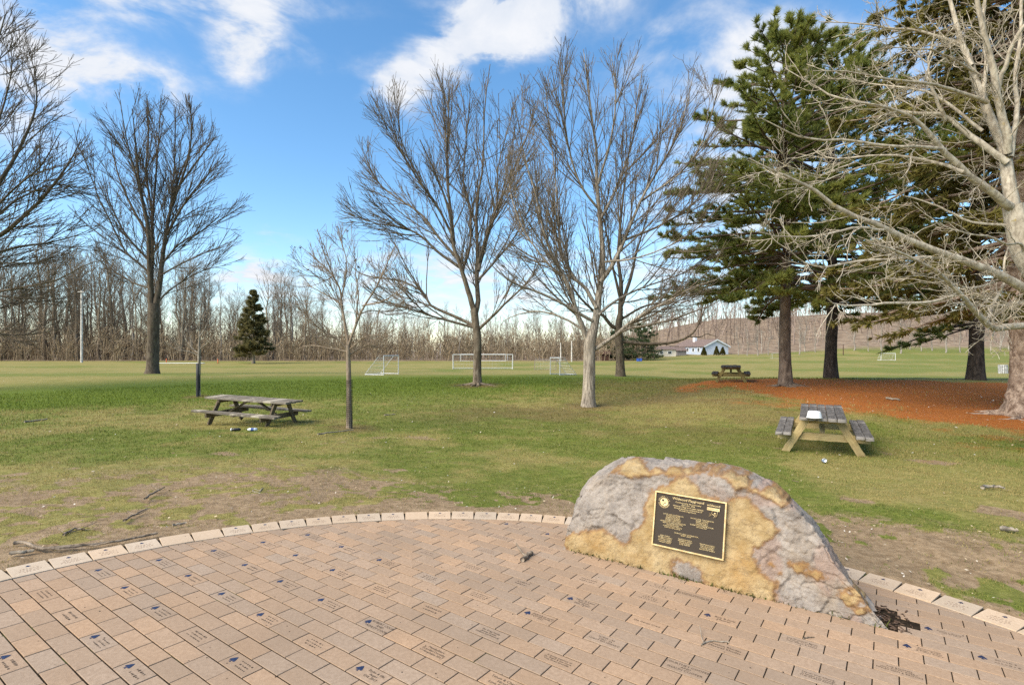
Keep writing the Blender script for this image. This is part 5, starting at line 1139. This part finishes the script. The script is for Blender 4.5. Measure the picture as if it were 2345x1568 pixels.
pole('tall weathered white pole at the left, between the edge tree and the oval tree', 187, 665, 830, 5.0, MAT['pole_white'], [(.3, 1.2)])
pole('pole with an amber sleeve and guy wire behind the guarded sapling', 724, 745, 819, 3.6, MAT['pole_white'], [], 2.4, -2.2)
pole('white pole right of the guarded sapling, above the left small goal', 910, 777, 819, 3.2, MAT['pole_white'], [(.25, 1.0)])
pole('white pole left of the large white goals', 1008, 786, 822, 3.2, MAT['pole_white'], [(.2, 1.0)])
pole('wooden pole with crossarms seen between the large goals', 1133, 793, 819, 2.0, MAT['pole_wood'], [(.2, 1.6), (.7, 1.2)])
pole('left of two white poles by the small goals at the centre', 1284, 785, 827, 2.6, MAT['pole_white'])
pole('right of two white poles by the small goals at the centre', 1309, 780, 828, 3.0, MAT['pole_white'])
pole('thin pole just right of the pale ridged trunk', 1374, 790, 822, 2.4, MAT['pole_white'])
pole('wooden utility pole right of the blue house', 1744, 757, 810, 2.6, MAT['pole_wood'], [(.4, 2.2)])
pole('short dark post at the hill foot, right of the dark-trunked pine', 1931, 788, 813, 2.0, MAT['shedwood'])

# ------------------------------------------------------------------ goals
MAT['goal_white'] = plain('white_tube', (.62, .62, .59), .4, 0, .5, .04, 2); MAT['goal_grey'] = plain('aluminium_tube', (.55, .55, .54), .4, .3, .5, .06, 2); MAT['net'] = plain('net_cord', (.70, .70, .68), .9, 0, .1, .05, 2); MAT['goal_rust'] = plain('brown_tube', (.28, .22, .18), .7)
def goal(label, xv, ybot, W, H, dep, yaw, mat, r=.05, net=True, flat=False, D=None, group='goals on the field'):
    D = D or depth_at(xv, ybot); c = GP(xv, D); root = empty('soccer_goal', c, label, 'goal', group, yaw)
    if flat: root.rotation_euler = (radians(-88), 0, yaw); root.location.z += .08
    def bar(nm, a, b, rr=r): v, f = tubes(np.array([[a, ((np.array(a) + np.array(b)) / 2).tolist(), b]], float), np.full((1, 3), rr), 8); return link(nm, np_mesh(nm, v, [f]), root, mat)
    for s in (-1, 1): bar('post', (s * W / 2, 0, 0), (s * W / 2, 0, H + r)); bar('side_bar', (s * W / 2, 0, .04), (s * W / 2, dep, .04), r * .8); bar('stay', (s * W / 2, dep, .04), (s * W / 2, dep * .25, H), r * .5)
    bar('crossbar', (-W / 2 - r, 0, H), (W / 2 + r, 0, H)); bar('back_bar', (-W / 2, dep, .04), (W / 2, dep, .04), r * .8)
    if net:
        mb = MB(); st = max(.2, W / 18)
        for x in np.arange(-W / 2, W / 2 + .01, st): mb.tube([(x, dep * .25, H), (x, dep * .7, H * .5), (x, dep, .04)], .0045, 3, False)
        for t in np.arange(0, 1.01, st / H): mb.tube([(-W / 2, dep * (.25 + .75 * t), H * (1 - t) + .04), (W / 2, dep * (.25 + .75 * t), H * (1 - t) + .04)], .0045, 3, False)
        for s in (-1, 1):
            for t in np.arange(.1, 1, .14): mb.tube([(s * W / 2, 0, H * (1 - t)), (s * W / 2, dep * (.25 + .75 * t), H * (1 - t))], .0045, 3, False)
        o = link('net', mb.mesh('net'), root, MAT['net']); o["kind"] = "stuff"
goal('small silver goal seen from the side, right of the guarded sapling', 896, 858, 2.0, 1.35, 1.5, radians(72), MAT['goal_grey'], .035)
goal('large white goal half hidden by the forked tree trunk', 1106, 845, 8.0, 1.95, 2.0, 0.06, MAT['goal_white'], .05)
goal('white goal farther back, just right of the forked tree trunk', 1106, 827, 9.6, 1.5, 1.8, 0, MAT['goal_white'], .05, False)
goal('farthest white goal, its right post standing clear right of the others', 1126, 826, 7.0, 1.35, 1.8, 0, MAT['goal_white'], .045, False)
goal('thin brownish goal frame left of the pale ridged trunk', 1249, 847, 2.75, 1.3, 1.0, 0, MAT['goal_rust'], .03)
goal('small goal with net sloping right, beside the pale ridged trunk', 1271, 860, 1.5, 1.2, 1.3, radians(-68), MAT['goal_grey'], .035)
goal('white goal far off between the conifer trunks', 2034, 825, 2.6, 1.4, 1.4, -.15, MAT['goal_white'], .05)
goal('tiny far goal just left of the nearest pine trunk', 1782, 821, 2.6, 1.2, 1.0, 0, MAT['goal_grey'], .03, False)
goal('white goal frame lying flat on the grass right of the oval tree', 400, 834, 8.2, 2.0, 1.2, .0, MAT['goal_white'], .07, False, True)
MAT['orange'] = plain('orange_plastic', (.65, .13, .03), .5)
for k, (xv, yb, yt) in enumerate(((381, 832, 821), (499, 832, 822))):
    D = depth_at(xv, yb); c = GP(xv, D); h = (yb - yt) / FV * D; r = empty('marker_post', c, ('orange marker post at the left end of the fallen goal', 'orange marker post at the right end of the fallen goal')[k], 'marker', 'marker posts')
    link('post', MB().lathe((0, 0, 0), [(.07, 0), (.07, h), (.03, h + .03), (0, h + .03)], 10).mesh('post', True), r, MAT['orange']); link('foot', MB().box((0, 0, .03), (.4, .4, .06)).mesh('foot'), r, MAT['shedwood'])

# ------------------------------------------------------------------ picnic tables
def wood(name, dark, lite, pale=None):
    t = NT(name, .9, .15); v = t.mapped((1.2, 16, 16)); n = t.noise(3.2, 6, .65, v, .8); r = t.rand(); c = t.mix(t.step(n, .28, .72), dark, lite)
    c = t.mix(t.math('MULTIPLY', r, .4), c, tuple(x * .55 for x in dark)); g = t.noise(2.2, 5, .6, t.pos())
    if pale: c = t.mix(t.math('MULTIPLY', t.step(g, .5, .68), .8), c, pale)
    t.col(c); t.bump(n, .6, .006); return t.m
MAT['w_old'] = wood('weathered_plank', (.10, .085, .065), (.31, .265, .205), (.52, .455, .35)); MAT['w_old_leg'] = wood('weathered_brown_timber', (.085, .065, .042), (.25, .195, .12))
MAT['w_grey'] = wood('grey_plank', (.075, .068, .062), (.21, .19, .17), (.30, .27, .24)); MAT['w_new'] = wood('treated_timber', (.30, .22, .10), (.52, .40, .20), (.42, .35, .16)); MAT['w_dark'] = wood('dark_wet_plank', (.03, .026, .022), (.10, .085, .07)); MAT['w_green'] = wood('mossy_timber', (.17, .14, .05), (.33, .26, .11))
MAT['bolt'] = plain('rusty_bolt', (.09, .06, .045), .7, .4)
def table(label, x, y, z, yaw, rx, ry, L, Wt, Ws, Ht, Hs, ov, top_m, leg_m, seed):
    rng = np.random.default_rng(seed); root = empty('picnic_table', (x, y, z), label, 'table', 'picnic tables')
    Rz = Matrix.Rotation(yaw, 4, 'Z'); T = Matrix(((1, 0, 0, 0), (0, 1, 0, 0), (rx, ry, 1, 0), (0, 0, 0, 1))); root.matrix_world = Matrix.Translation((x, y, z)) @ Rz @ Matrix.Rotation(-rx, 4, 'Y') @ Matrix.Rotation(ry, 4, 'X')
    th = .05; pw = Wt / 5
    def plank(nm, c, size, mat, rot=None):
        l, w, t_ = size; n = 15; xs = np.linspace(-l / 2, l / 2, n); mb = MB(); sec = np.array([(-w / 2, -t_ / 2 + .004), (-w / 2 + .004, -t_ / 2), (w / 2 - .004, -t_ / 2), (w / 2, -t_ / 2 + .004), (w / 2, t_ / 2 - .006), (w / 2 - .006, t_ / 2), (-w / 2 + .006, t_ / 2), (-w / 2, t_ / 2 - .006)])
        warp = .006 * np.sin(xs * rng.uniform(.8, 2) + rng.uniform(0, 6)); jag = rng.normal(0, .0025, (n, 8, 2)); v = np.zeros((n, 8, 3)); v[:, :, 0] = xs[:, None]; v[:, :, 1:] = sec[None] + jag; v[:, :, 2] += warp[:, None]; v[0, :, 0] += rng.normal(0, .006, 8); v[-1, :, 0] += rng.normal(0, .006, 8)
        i = np.arange(n - 1)[:, None] * 8; j = np.arange(8)[None]; f = np.stack([i + j, i + 8 + j, i + 8 + (j + 1) % 8, i + (j + 1) % 8], -1).reshape(-1, 4); mb.add(v, [f[:, ::-1], np.array([np.arange(8)]), np.array([(n - 1) * 8 + np.arange(8)[::-1]])])
        o = link(nm, bm_fix(mb.mesh(nm)), root, mat); o.location = c
        if rot is not None: o.rotation_euler = rot
        return o
    for k in range(5): plank('tabletop_plank', (rng.normal(0, .008), (k - 2) * pw, Ht - th / 2 + rng.normal(0, .002)), (L, pw - .009, th), top_m)
    for s in (-1, 1):
        for k in range(2): plank('seat_plank', (rng.normal(0, .008), s * (Ws / 2 - .068 - k * .136), Hs - th / 2 + rng.normal(0, .002)), (L, .128, th), top_m)
    for e in (-1, 1):
        xe = e * (L / 2 - ov)
        for s in (-1, 1):
            a = np.array([s * .62, 0]); b = np.array([s * .25, Ht - th]); d = b - a; ln = np.linalg.norm(d); an = atan2(d[1], d[0])
            o = plank('leg', (xe, (a[0] + b[0]) / 2, (a[1] + b[1]) / 2), (ln + .03, .125, .045), leg_m); M = Matrix(((0, 0, 1), (cos(an), -sin(an), 0), (sin(an), cos(an), 0))).to_4x4(); M.translation = o.location; o.matrix_local = M
        o = plank('seat_beam', (xe - e * .048, 0, Hs - th - .055), (Ws - .06, .135, .042), leg_m); o.matrix_local = Matrix(((0, 0, 1, xe - e * .048), (1, 0, 0, 0), (0, 1, 0, Hs - th - .055), (0, 0, 0, 1)))
        o = plank('top_cleat', (xe - e * .048, 0, Ht - th - .047), (Wt - .04, .09, .042), leg_m); o.matrix_local = Matrix(((0, 0, 1, xe - e * .048), (1, 0, 0, 0), (0, 1, 0, Ht - th - .047), (0, 0, 0, 1)))
        a = np.array([xe - e * .08, Hs - th - .06]); b = np.array([e * .12, Ht - th - .01]); d = b - a; ln = np.linalg.norm(d); an = -atan2(d[1], d[0]); plank('brace', ((a[0] + b[0]) / 2, 0, (a[1] + b[1]) / 2), (ln, .085, .04), leg_m, (0, an, 0))
        for s in (-1, 1): link('bolt', MB().lathe((0, 0, 0), [(0, .008), (.010, .007), (.012, 0)], 8, np.array(Matrix.Rotation(pi / 2, 3, 'Y'))).mesh('bolt', True), root, MAT['bolt'], (xe - e * .048 + (.022 if e > 0 else -.03), s * .5, Hs - .1))
    # the middle cross piece under the planks
    o = plank('top_cleat', (0, 0, Ht - th - .02), (Wt - .06, .085, .038), leg_m, (0, 0, pi / 2))
    for s in (-1, 1): plank('seat_cleat', (0, s * (Ws / 2 - .135), Hs - th - .02), (.26, .085, .038), leg_m, (0, 0, pi / 2))
    return root
def tz(x, y): return gz(x, y)
table('weathered grey picnic table broadside on the lawn at the left', -7.17, 14.94, tz(-7.17, 14.94) + .01, -.233, -.045, .012, 2.55, .77, 1.65, .705, .38, .39, MAT['w_old'], MAT['w_old_leg'], 1)
table('end-on picnic table with grey planks and yellowish legs, behind the boulder', 6.166, 10.734, tz(6.166, 10.734) + .01, 1.064, .029, -.001, 2.18, .755, 1.564, .709, .411, .323, MAT['w_grey'], MAT['w_new'], 2)
table('dark mossy picnic table far back beside the pine trunk', 10.38, 25.56, tz(10.38, 25.56) + .01, 1.18, .018, -.009, 2.0, .868, 1.68, .719, .413, .382, MAT['w_dark'], MAT['w_green'], 3)
# ------------------------------------------------------------------ small things on tables and grass
MAT['plastic_white'] = plain('white_plastic', (.80, .80, .79), .4, 0, .5, .03, 4); MAT['plastic_clear'] = plain('pale_bottle', (.55, .62, .70), .2, 0, .6, .1, 8); MAT['plastic_black'] = plain('black_bottle', (.012, .012, .014), .3, 0, .5, .2, 8); MAT['label_blue'] = plain('blue_label', (.04, .09, .28), .4, 0, .5, .1, 8); MAT['can'] = plain('can_metal', (.62, .66, .72), .3, .7, .5, .08, 20)
def lying(name, label, cat, p, yaw, parts, r, tilt=0.0):
    root = empty(name, p, label, cat); R = np.array(Matrix.Rotation(yaw, 3, 'Z') @ Matrix.Rotation(pi / 2 + tilt, 3, 'Y'))
    for nm, prof, mat in parts: link(nm, MB().lathe((0, 0, r), prof, 16, R).mesh(nm, True), root, MAT[mat])
    return root
p = ghit(542, 986.5); p[2] += .0
lying('bottle', 'black bottle with a white cap lying in the grass by the left table', 'bottle', p, radians(12), [('body', [(0, -.11), (.034, -.105), (.036, -.05), (.036, .05), (.03, .075), (.014, .095)], 'plastic_black'), ('cap', [(.036, -.112), (.037, -.128), (.030, -.135), (0, -.135)], 'plastic_white')], .037)
p = ghit(577, 986.5)
lying('bottle', 'clear bottle with a blue label lying beside the black one', 'bottle', p, radians(8), [('body', [(0, .125), (.034, .12), (.037, .06), (.035, .04)], 'plastic_clear'), ('label', [(.0372, .05), (.0375, .0), (.0372, -.02)], 'label_blue'), ('shoulder', [(.037, -.02), (.036, -.06), (.028, -.085), (.013, -.105)], 'plastic_white'), ('cap', [(.015, -.104), (.015, -.125), (0, -.125)], 'plastic_black')], .038)
p = ghit(1887, 1059)
lying('drink_can', 'crushed blue and silver drink can in the grass before the end-on table', 'can', p, radians(70), [('body', [(.0, .055), (.028, .055), (.033, .045), (.034, 0), (.031, -.02), (.034, -.045)], 'label_blue'), ('rim', [(.034, -.044), (.033, -.056), (.029, -.058), (.028, -.052), (0, -.052)], 'can'), ('band', [(.0345, .03), (.0348, .015), (.0345, .0)], 'can')], .034, .25)
tx, ty = (2174 - 1367) / 1440 * 9.78, 9.78
r_ = empty('plastic_tub', (tx, ty, tz(6.166, 10.734) + .01 + .709 - .029 * .9 + .004), 'white plastic tub standing upside down on the end-on table', 'tub')
link('body', MB().lathe((0, 0, 0), [(.118, 0), (.122, .006), (.121, .02), (.104, .105), (.096, .118), (.08, .122), (0, .122)], 32).mesh('body', True), r_, MAT['plastic_white']); link('rim', MB().lathe((0, 0, 0), [(.112, .002), (.126, .002), (.127, .014), (.119, .016)], 32).mesh('rim', True), r_, MAT['plastic_white'])

# fallen sticks, read from the photograph
MAT['stick'] = bark('stick_bark', (.10, .075, .05), (.34, .27, .2), None, zs=1, scale=30, bumpd=.004); MAT['stick_grey'] = bark('stick_grey', (.17, .14, .105), (.40, .34, .26), None, zs=1, scale=30, bumpd=.004)
def stick(label, pts, r0, r1, mat, twigs=0, seed=1, onp=False):
    rng = np.random.default_rng(seed)
    if onp: W = [np.array([*patio_hit(a * 1.16588, b * 1.16588), 0]) for a, b in pts]; W = [np.array([q[0], q[1], patio_z(q[0], q[1]) + r0 * 1.0]) for q in W]
    else: W = [ghit(a, b) + np.array([0, 0, r0 * .9 + .018]) for a, b in pts]
    W = np.array(W); c = W.mean(0); P = catmull(W, max(8, 3 * len(W))); n = len(P); P[1:-1] += rng.normal(0, r0 * .5, (n - 2, 3)) * np.array([1, 1, .4]); R = np.linspace(r0, r1, n) * rng.uniform(.85, 1.15, n)
    root = empty('fallen_stick', c, label, 'stick', 'fallen sticks'); mb = MB(); mb.tube(P - c, R, 7); link('stem', mb.mesh('stem', True), root, mat)
    for k in range(twigs):
        i = rng.integers(1, n - 2); d = unit(P[i + 1] - P[i]); s = np.cross(d, [0, 0, 1]) * rng.choice([-1, 1]); L = rng.uniform(.1, .25); q = [P[i] - c, P[i] - c + (d * .6 + s * .5) * L * .5, P[i] - c + (d + s * .7) * L + np.array([0, 0, rng.uniform(0, .04)])]
        mb = MB(); mb.tube(catmull(np.array(q), 6), np.linspace(r0 * .5, r1 * .5, 6), 5); link('twig', mb.mesh('twig', True), root, mat)
c8 = lambda *q: [((x / 2.613) / 1.16588, (900 + y / 2.613) / 1.16588) for x, y in q]
stick('long curved stick lying along the outer edge of the cream edging', c8((100, 1463), (180, 1465), (300, 1505), (450, 1495), (650, 1470), (900, 1440), (1100, 1390)), .013, .008, MAT['stick'], 3, 1)
stick('straight dark stick on bare soil, right of the pale dirt patches', c8((1010, 1145), (1080, 1100), (1150, 1062)), .012, .007, MAT['stick'], 1, 2)
stick('pair-forked grey twig in the thin grass above the cream edging', c8((865, 1300), (940, 1255), (1025, 1215)), .010, .006, MAT['stick'], 2, 3)
stick('small branching twig near the left picture edge, just beyond the long stick', c8((445, 1400), (520, 1357), (590, 1360)), .009, .005, MAT['stick'], 3, 4)
stick('short pale stick lying in green grass at the lower left', c8((75, 1535), (160, 1528), (240, 1515)), .013, .010, MAT['stick_grey'], 0, 5)
stick('short grey stick close above the middle of the left edging', c8((1205, 1332), (1300, 1318)), .011, .008, MAT['stick_grey'], 0, 6)
stick('pale branch lying far left on the lawn, beyond the bare soil', c8((170, 600), (250, 592), (330, 580)), .03, .018, MAT['stick_grey'], 1, 7)
stick('small forked twig on the dry grass below the guarded sapling', c8((1765, 1085), (1800, 1100), (1835, 1068)), .010, .006, MAT['stick_grey'], 2, 8)
stick('thick broken stub lying on the bricks left of the boulder', [((950 + x / 3.213) / 1.16588, (1340 + y / 3.213) / 1.16588) for x, y in ((1428, 512), (1470, 478), (1518, 445))], .016, .013, MAT['stick'], 1, 9, True)
stick('thin curved twig lying on the bricks in front of the boulder', [((1550 + x / 3.908) / 1.16588, (1480 + y / 3.908) / 1.16588) for x, y in ((1265, 945), (1310, 918), (1390, 905), (1550, 922))], .005, .003, MAT['stick_grey'], 1, 10, True)
stick('tiny twig on the bricks right of the boulder front', [((2134 + x / 3.908) / 1.16588, (1480 + y / 3.908) / 1.16588) for x, y in ((45, 878), (100, 868), (160, 865))], .004, .002, MAT['stick'], 0, 11, True)
stick('bleached branch on the soil at the far right, behind the boulder', [(2250, 1122), (2275, 1120), (2300, 1124)], .022, .014, MAT['stick_grey'], 0, 12)
stick('pale chunk of branch near the right picture edge', [(2290, 1218), (2330, 1222)], .02, .015, MAT['stick_grey'], 0, 13)
stick('pale straight stick at the foot of the guarded sapling', [(728, 997), (770, 992), (810, 987)], .018, .012, MAT['stick_grey'], 0, 14)
stick('pale stick on the lawn behind the left table bench', [(880, 1003 - 50), (905, 951)], .02, .014, MAT['stick_grey'], 0, 15)
stick('weathered branch on the orange needle bed left of the knotted spruce', [(2030, 915), (2060, 918)], .04, .025, MAT['stick_grey'], 1, 16)

# ------------------------------------------------------------------ grass blades, moss and leaf litter
def blades(x, y, h, w, rng, lean=.5):
    n = len(x); z = ground_z(x, y); p = np.stack([x, y], -1); d = np.hypot(x - PC[0], y - PC[1]) - PR; am = sstep(.1, .8, d) * sstep(60, 25, np.hypot(x, y))
    z = z + am * ((fbm(p * 1.1, 31, 4) - .5) * .09 + (fbm(p * 6, 35, 3, .6) - .5) * .035)
    a = rng.uniform(0, 2 * pi, n); b = np.stack([x, y, z - .004], -1); s = np.stack([np.cos(a), np.sin(a), 0 * a], -1); l = np.stack([-np.sin(a), np.cos(a), 0 * a], -1) * (rng.normal(0, lean, n) * h)[:, None]
    v = np.stack([b - s * w[:, None], b + s * w[:, None], b + l + np.array([0, 0, 1]) * h[:, None] + s * (rng.normal(0, .4, n) * w)[:, None]], 1)
    return v
def build_grass():
    rng = np.random.default_rng(8); N = 430000; th = rng.uniform(radians(-52), radians(52), N); r = np.exp(rng.uniform(math.log(3.6), math.log(34), N)); x = r * np.sin(th); y = r * np.cos(th)
    d = np.hypot(x - PC[0], y - PC[1]) - PR; k = d > .0; x, y, r, d = x[k], y[k], r[k], d[k]; m = masks(x, y)
    tuft = fbm(np.stack([x, y], -1) * 5.5, 91, 3)
    pr = (1 - m['dirt'] * .92) * (1 - m['needle'] * .97) * (1 - .5 * m['brown']) * sstep(.28, .55, tuft + .25 * m['lush']); k = rng.random(len(x)) < pr; x, y, r = x[k], y[k], r[k]; m = {q: a[k] for q, a in m.items()}
    sc = np.clip(r / 9, .75, 2.6); h = rng.uniform(.012, .034, len(x)) * sc * (1 + .35 * m['lush']); w = rng.uniform(.0022, .0045, len(x)) * sc * 1.25
    v = blades(x, y, h, w, rng, .75); f = np.arange(len(x) * 3).reshape(-1, 3)
    t = NT('grass_blades', .7, .2); i = t.isl(); g = t.mix(t.step(i, .0, 1.0), (.105, .135, .02), (.20, .235, .048)); nd = t.noise(.9, 4, .6, t.wpos())
    st = t.math('ADD', t.math('ADD', t.math('MULTIPLY', nd, .35), t.math('MULTIPLY', t.attr('dry'), .5)), t.math('SUBTRACT', t.math('MULTIPLY', t.math('FRACT', t.math('MULTIPLY', i, 13.7)), .55), t.math('MULTIPLY', t.attr('lush'), .35)))
    g = t.mix(t.math('MULTIPLY', t.attr('lush'), .75), g, t.mix(i, (.085, .125, .01), (.165, .205, .028))); c = t.mix(t.step(st, .35, .9), g, (.36, .28, .105)); c = t.mix(t.math('MULTIPLY', t.attr('brown'), .8), c, (.20, .13, .055)); t.col(c)
    tr = t.new('ShaderNodeBsdfTranslucent'); t.put(tr.inputs[0], c); mx = t.new('ShaderNodeMixShader'); mx.inputs[0].default_value = .35; out = [n for n in t.nt.nodes if n.type == 'OUTPUT_MATERIAL'][0]; t.nt.links.new(t.b.outputs[0], mx.inputs[1]); t.nt.links.new(tr.outputs[0], mx.inputs[2]); t.nt.links.new(mx.outputs[0], out.inputs[0])
    o = link('grass', np_mesh('grass', v, [f], False, {q: np.repeat(m[q], 3) for q in ('lush', 'dry', 'brown')}), None, t.m); tag(o, 'short green and straw-coloured lawn grass beyond the patio', 'grass', None, 'stuff')
    # moss and weeds along the foot of the boulder and in the edging joints
    X, Y = [], []
    for tt in np.r_[rng.uniform(.03, .3, 250) * RLEN, rng.normal(.42, .03, 260) * RLEN, rng.normal(.60, .05, 420) * RLEN, rng.uniform(0, 1.0, 350) * RLEN]:
        q = RB0 + RDV * tt + RN * rng.normal(.012, .016); X.append(q[0]); Y.append(q[1])
    X, Y = np.array(X), np.array(Y); n = len(X); h = rng.uniform(.012, .05, n) * rng.uniform(.4, 1, n); w = rng.uniform(.003, .007, n); v = blades(X, Y, h, w, rng, 1.0); v[:, :, 2] += (patio_z(X, Y) + .0 - ground_z(X, Y))[:, None]
    t = NT('moss', .9, .1); t.col(t.mix(t.isl(), (.03, .04, .01), (.12, .13, .03))); o = link('moss', np_mesh('moss', v, [np.arange(n * 3).reshape(-1, 3)], False), None, t.m); tag(o, 'dark moss and weeds along the foot of the boulder', 'moss', None, 'stuff')
    # fallen leaves, chips and grit
    N = 5200; th = rng.uniform(radians(-46), radians(46), N); r = np.exp(rng.uniform(math.log(4.2), math.log(26), N)); x = r * np.sin(th); y = r * np.cos(th); d = np.hypot(x - PC[0], y - PC[1]) - PR; m = masks(x, y); k = (d > .1) & (rng.random(N) < .25 + .75 * np.maximum(m['dirt'], m['needle'])); x, y, r = x[k], y[k], r[k]; n = len(x)
    s = rng.uniform(.006, .021, n) * np.clip(r / 9, .8, 1.8); a = rng.uniform(0, pi, n); z = ground_z(x, y) + .012 + rng.uniform(0, .02, n); p2 = np.stack([x, y], -1); z = z + sstep(.1, .8, np.hypot(x - PC[0], y - PC[1]) - PR) * ((fbm(p2 * 1.1, 31, 4) - .5) * .09 + (fbm(p2 * 6, 35, 3, .6) - .5) * .035)
    c = np.stack([x, y, z], -1); u = np.stack([np.cos(a), np.sin(a), rng.normal(0, .3, n)], -1) * s[:, None]; w_ = np.stack([-np.sin(a), np.cos(a), rng.normal(0, .3, n)], -1) * (s * rng.uniform(.25, .7, n))[:, None]
    v = np.stack([c - u, c + w_, c + u, c - w_], 1); t = NT('leaf_litter', .8, .2); i = t.isl(); cc = t.mix(t.step(i, .0, .6), (.14, .09, .05), (.45, .35, .22)); t.col(t.mix(t.step(i, .72, .9), cc, (.58, .53, .45)))
    o = link('leaf_litter', np_mesh('leaf_litter', v, [np.arange(n * 4).reshape(-1, 4)], False), None, t.m); tag(o, 'dry leaf scraps and pale chips scattered over soil and grass', 'leaf litter', None, 'stuff')
    # grit and dropped debris on the bricks
    n = 700; a = rng.uniform(0, 2 * pi, n); rr = PRI * np.sqrt(rng.uniform(0, 1, n)); x = PC[0] + rr * np.cos(a); y = PC[1] + rr * np.sin(a); s = rng.uniform(.0015, .0055, n); c = np.stack([x, y, patio_z(x, y) + .001], -1); mb = []
    e = np.array([[1, 0, 0], [-.5, .87, 0], [-.5, -.87, 0], [0, 0, .8]]); v = c[:, None] + (e[None] * s[:, None, None]) * rng.uniform(.6, 1.3, (n, 4, 3)); k = np.arange(n)[:, None] * 4; f = np.concatenate([k + np.array([[0, 1, 3]]), k + np.array([[1, 2, 3]]), k + np.array([[2, 0, 3]])])
    o = link('grit', np_mesh('grit', v, [f], False), None, MAT['grit']); tag(o, 'dark grit specks scattered on the brick patio', 'grit', None, 'stuff')
MAT['grit'] = plain('grit', (.06, .045, .035), .9, 0, .1, .5, 30)
build_grass()
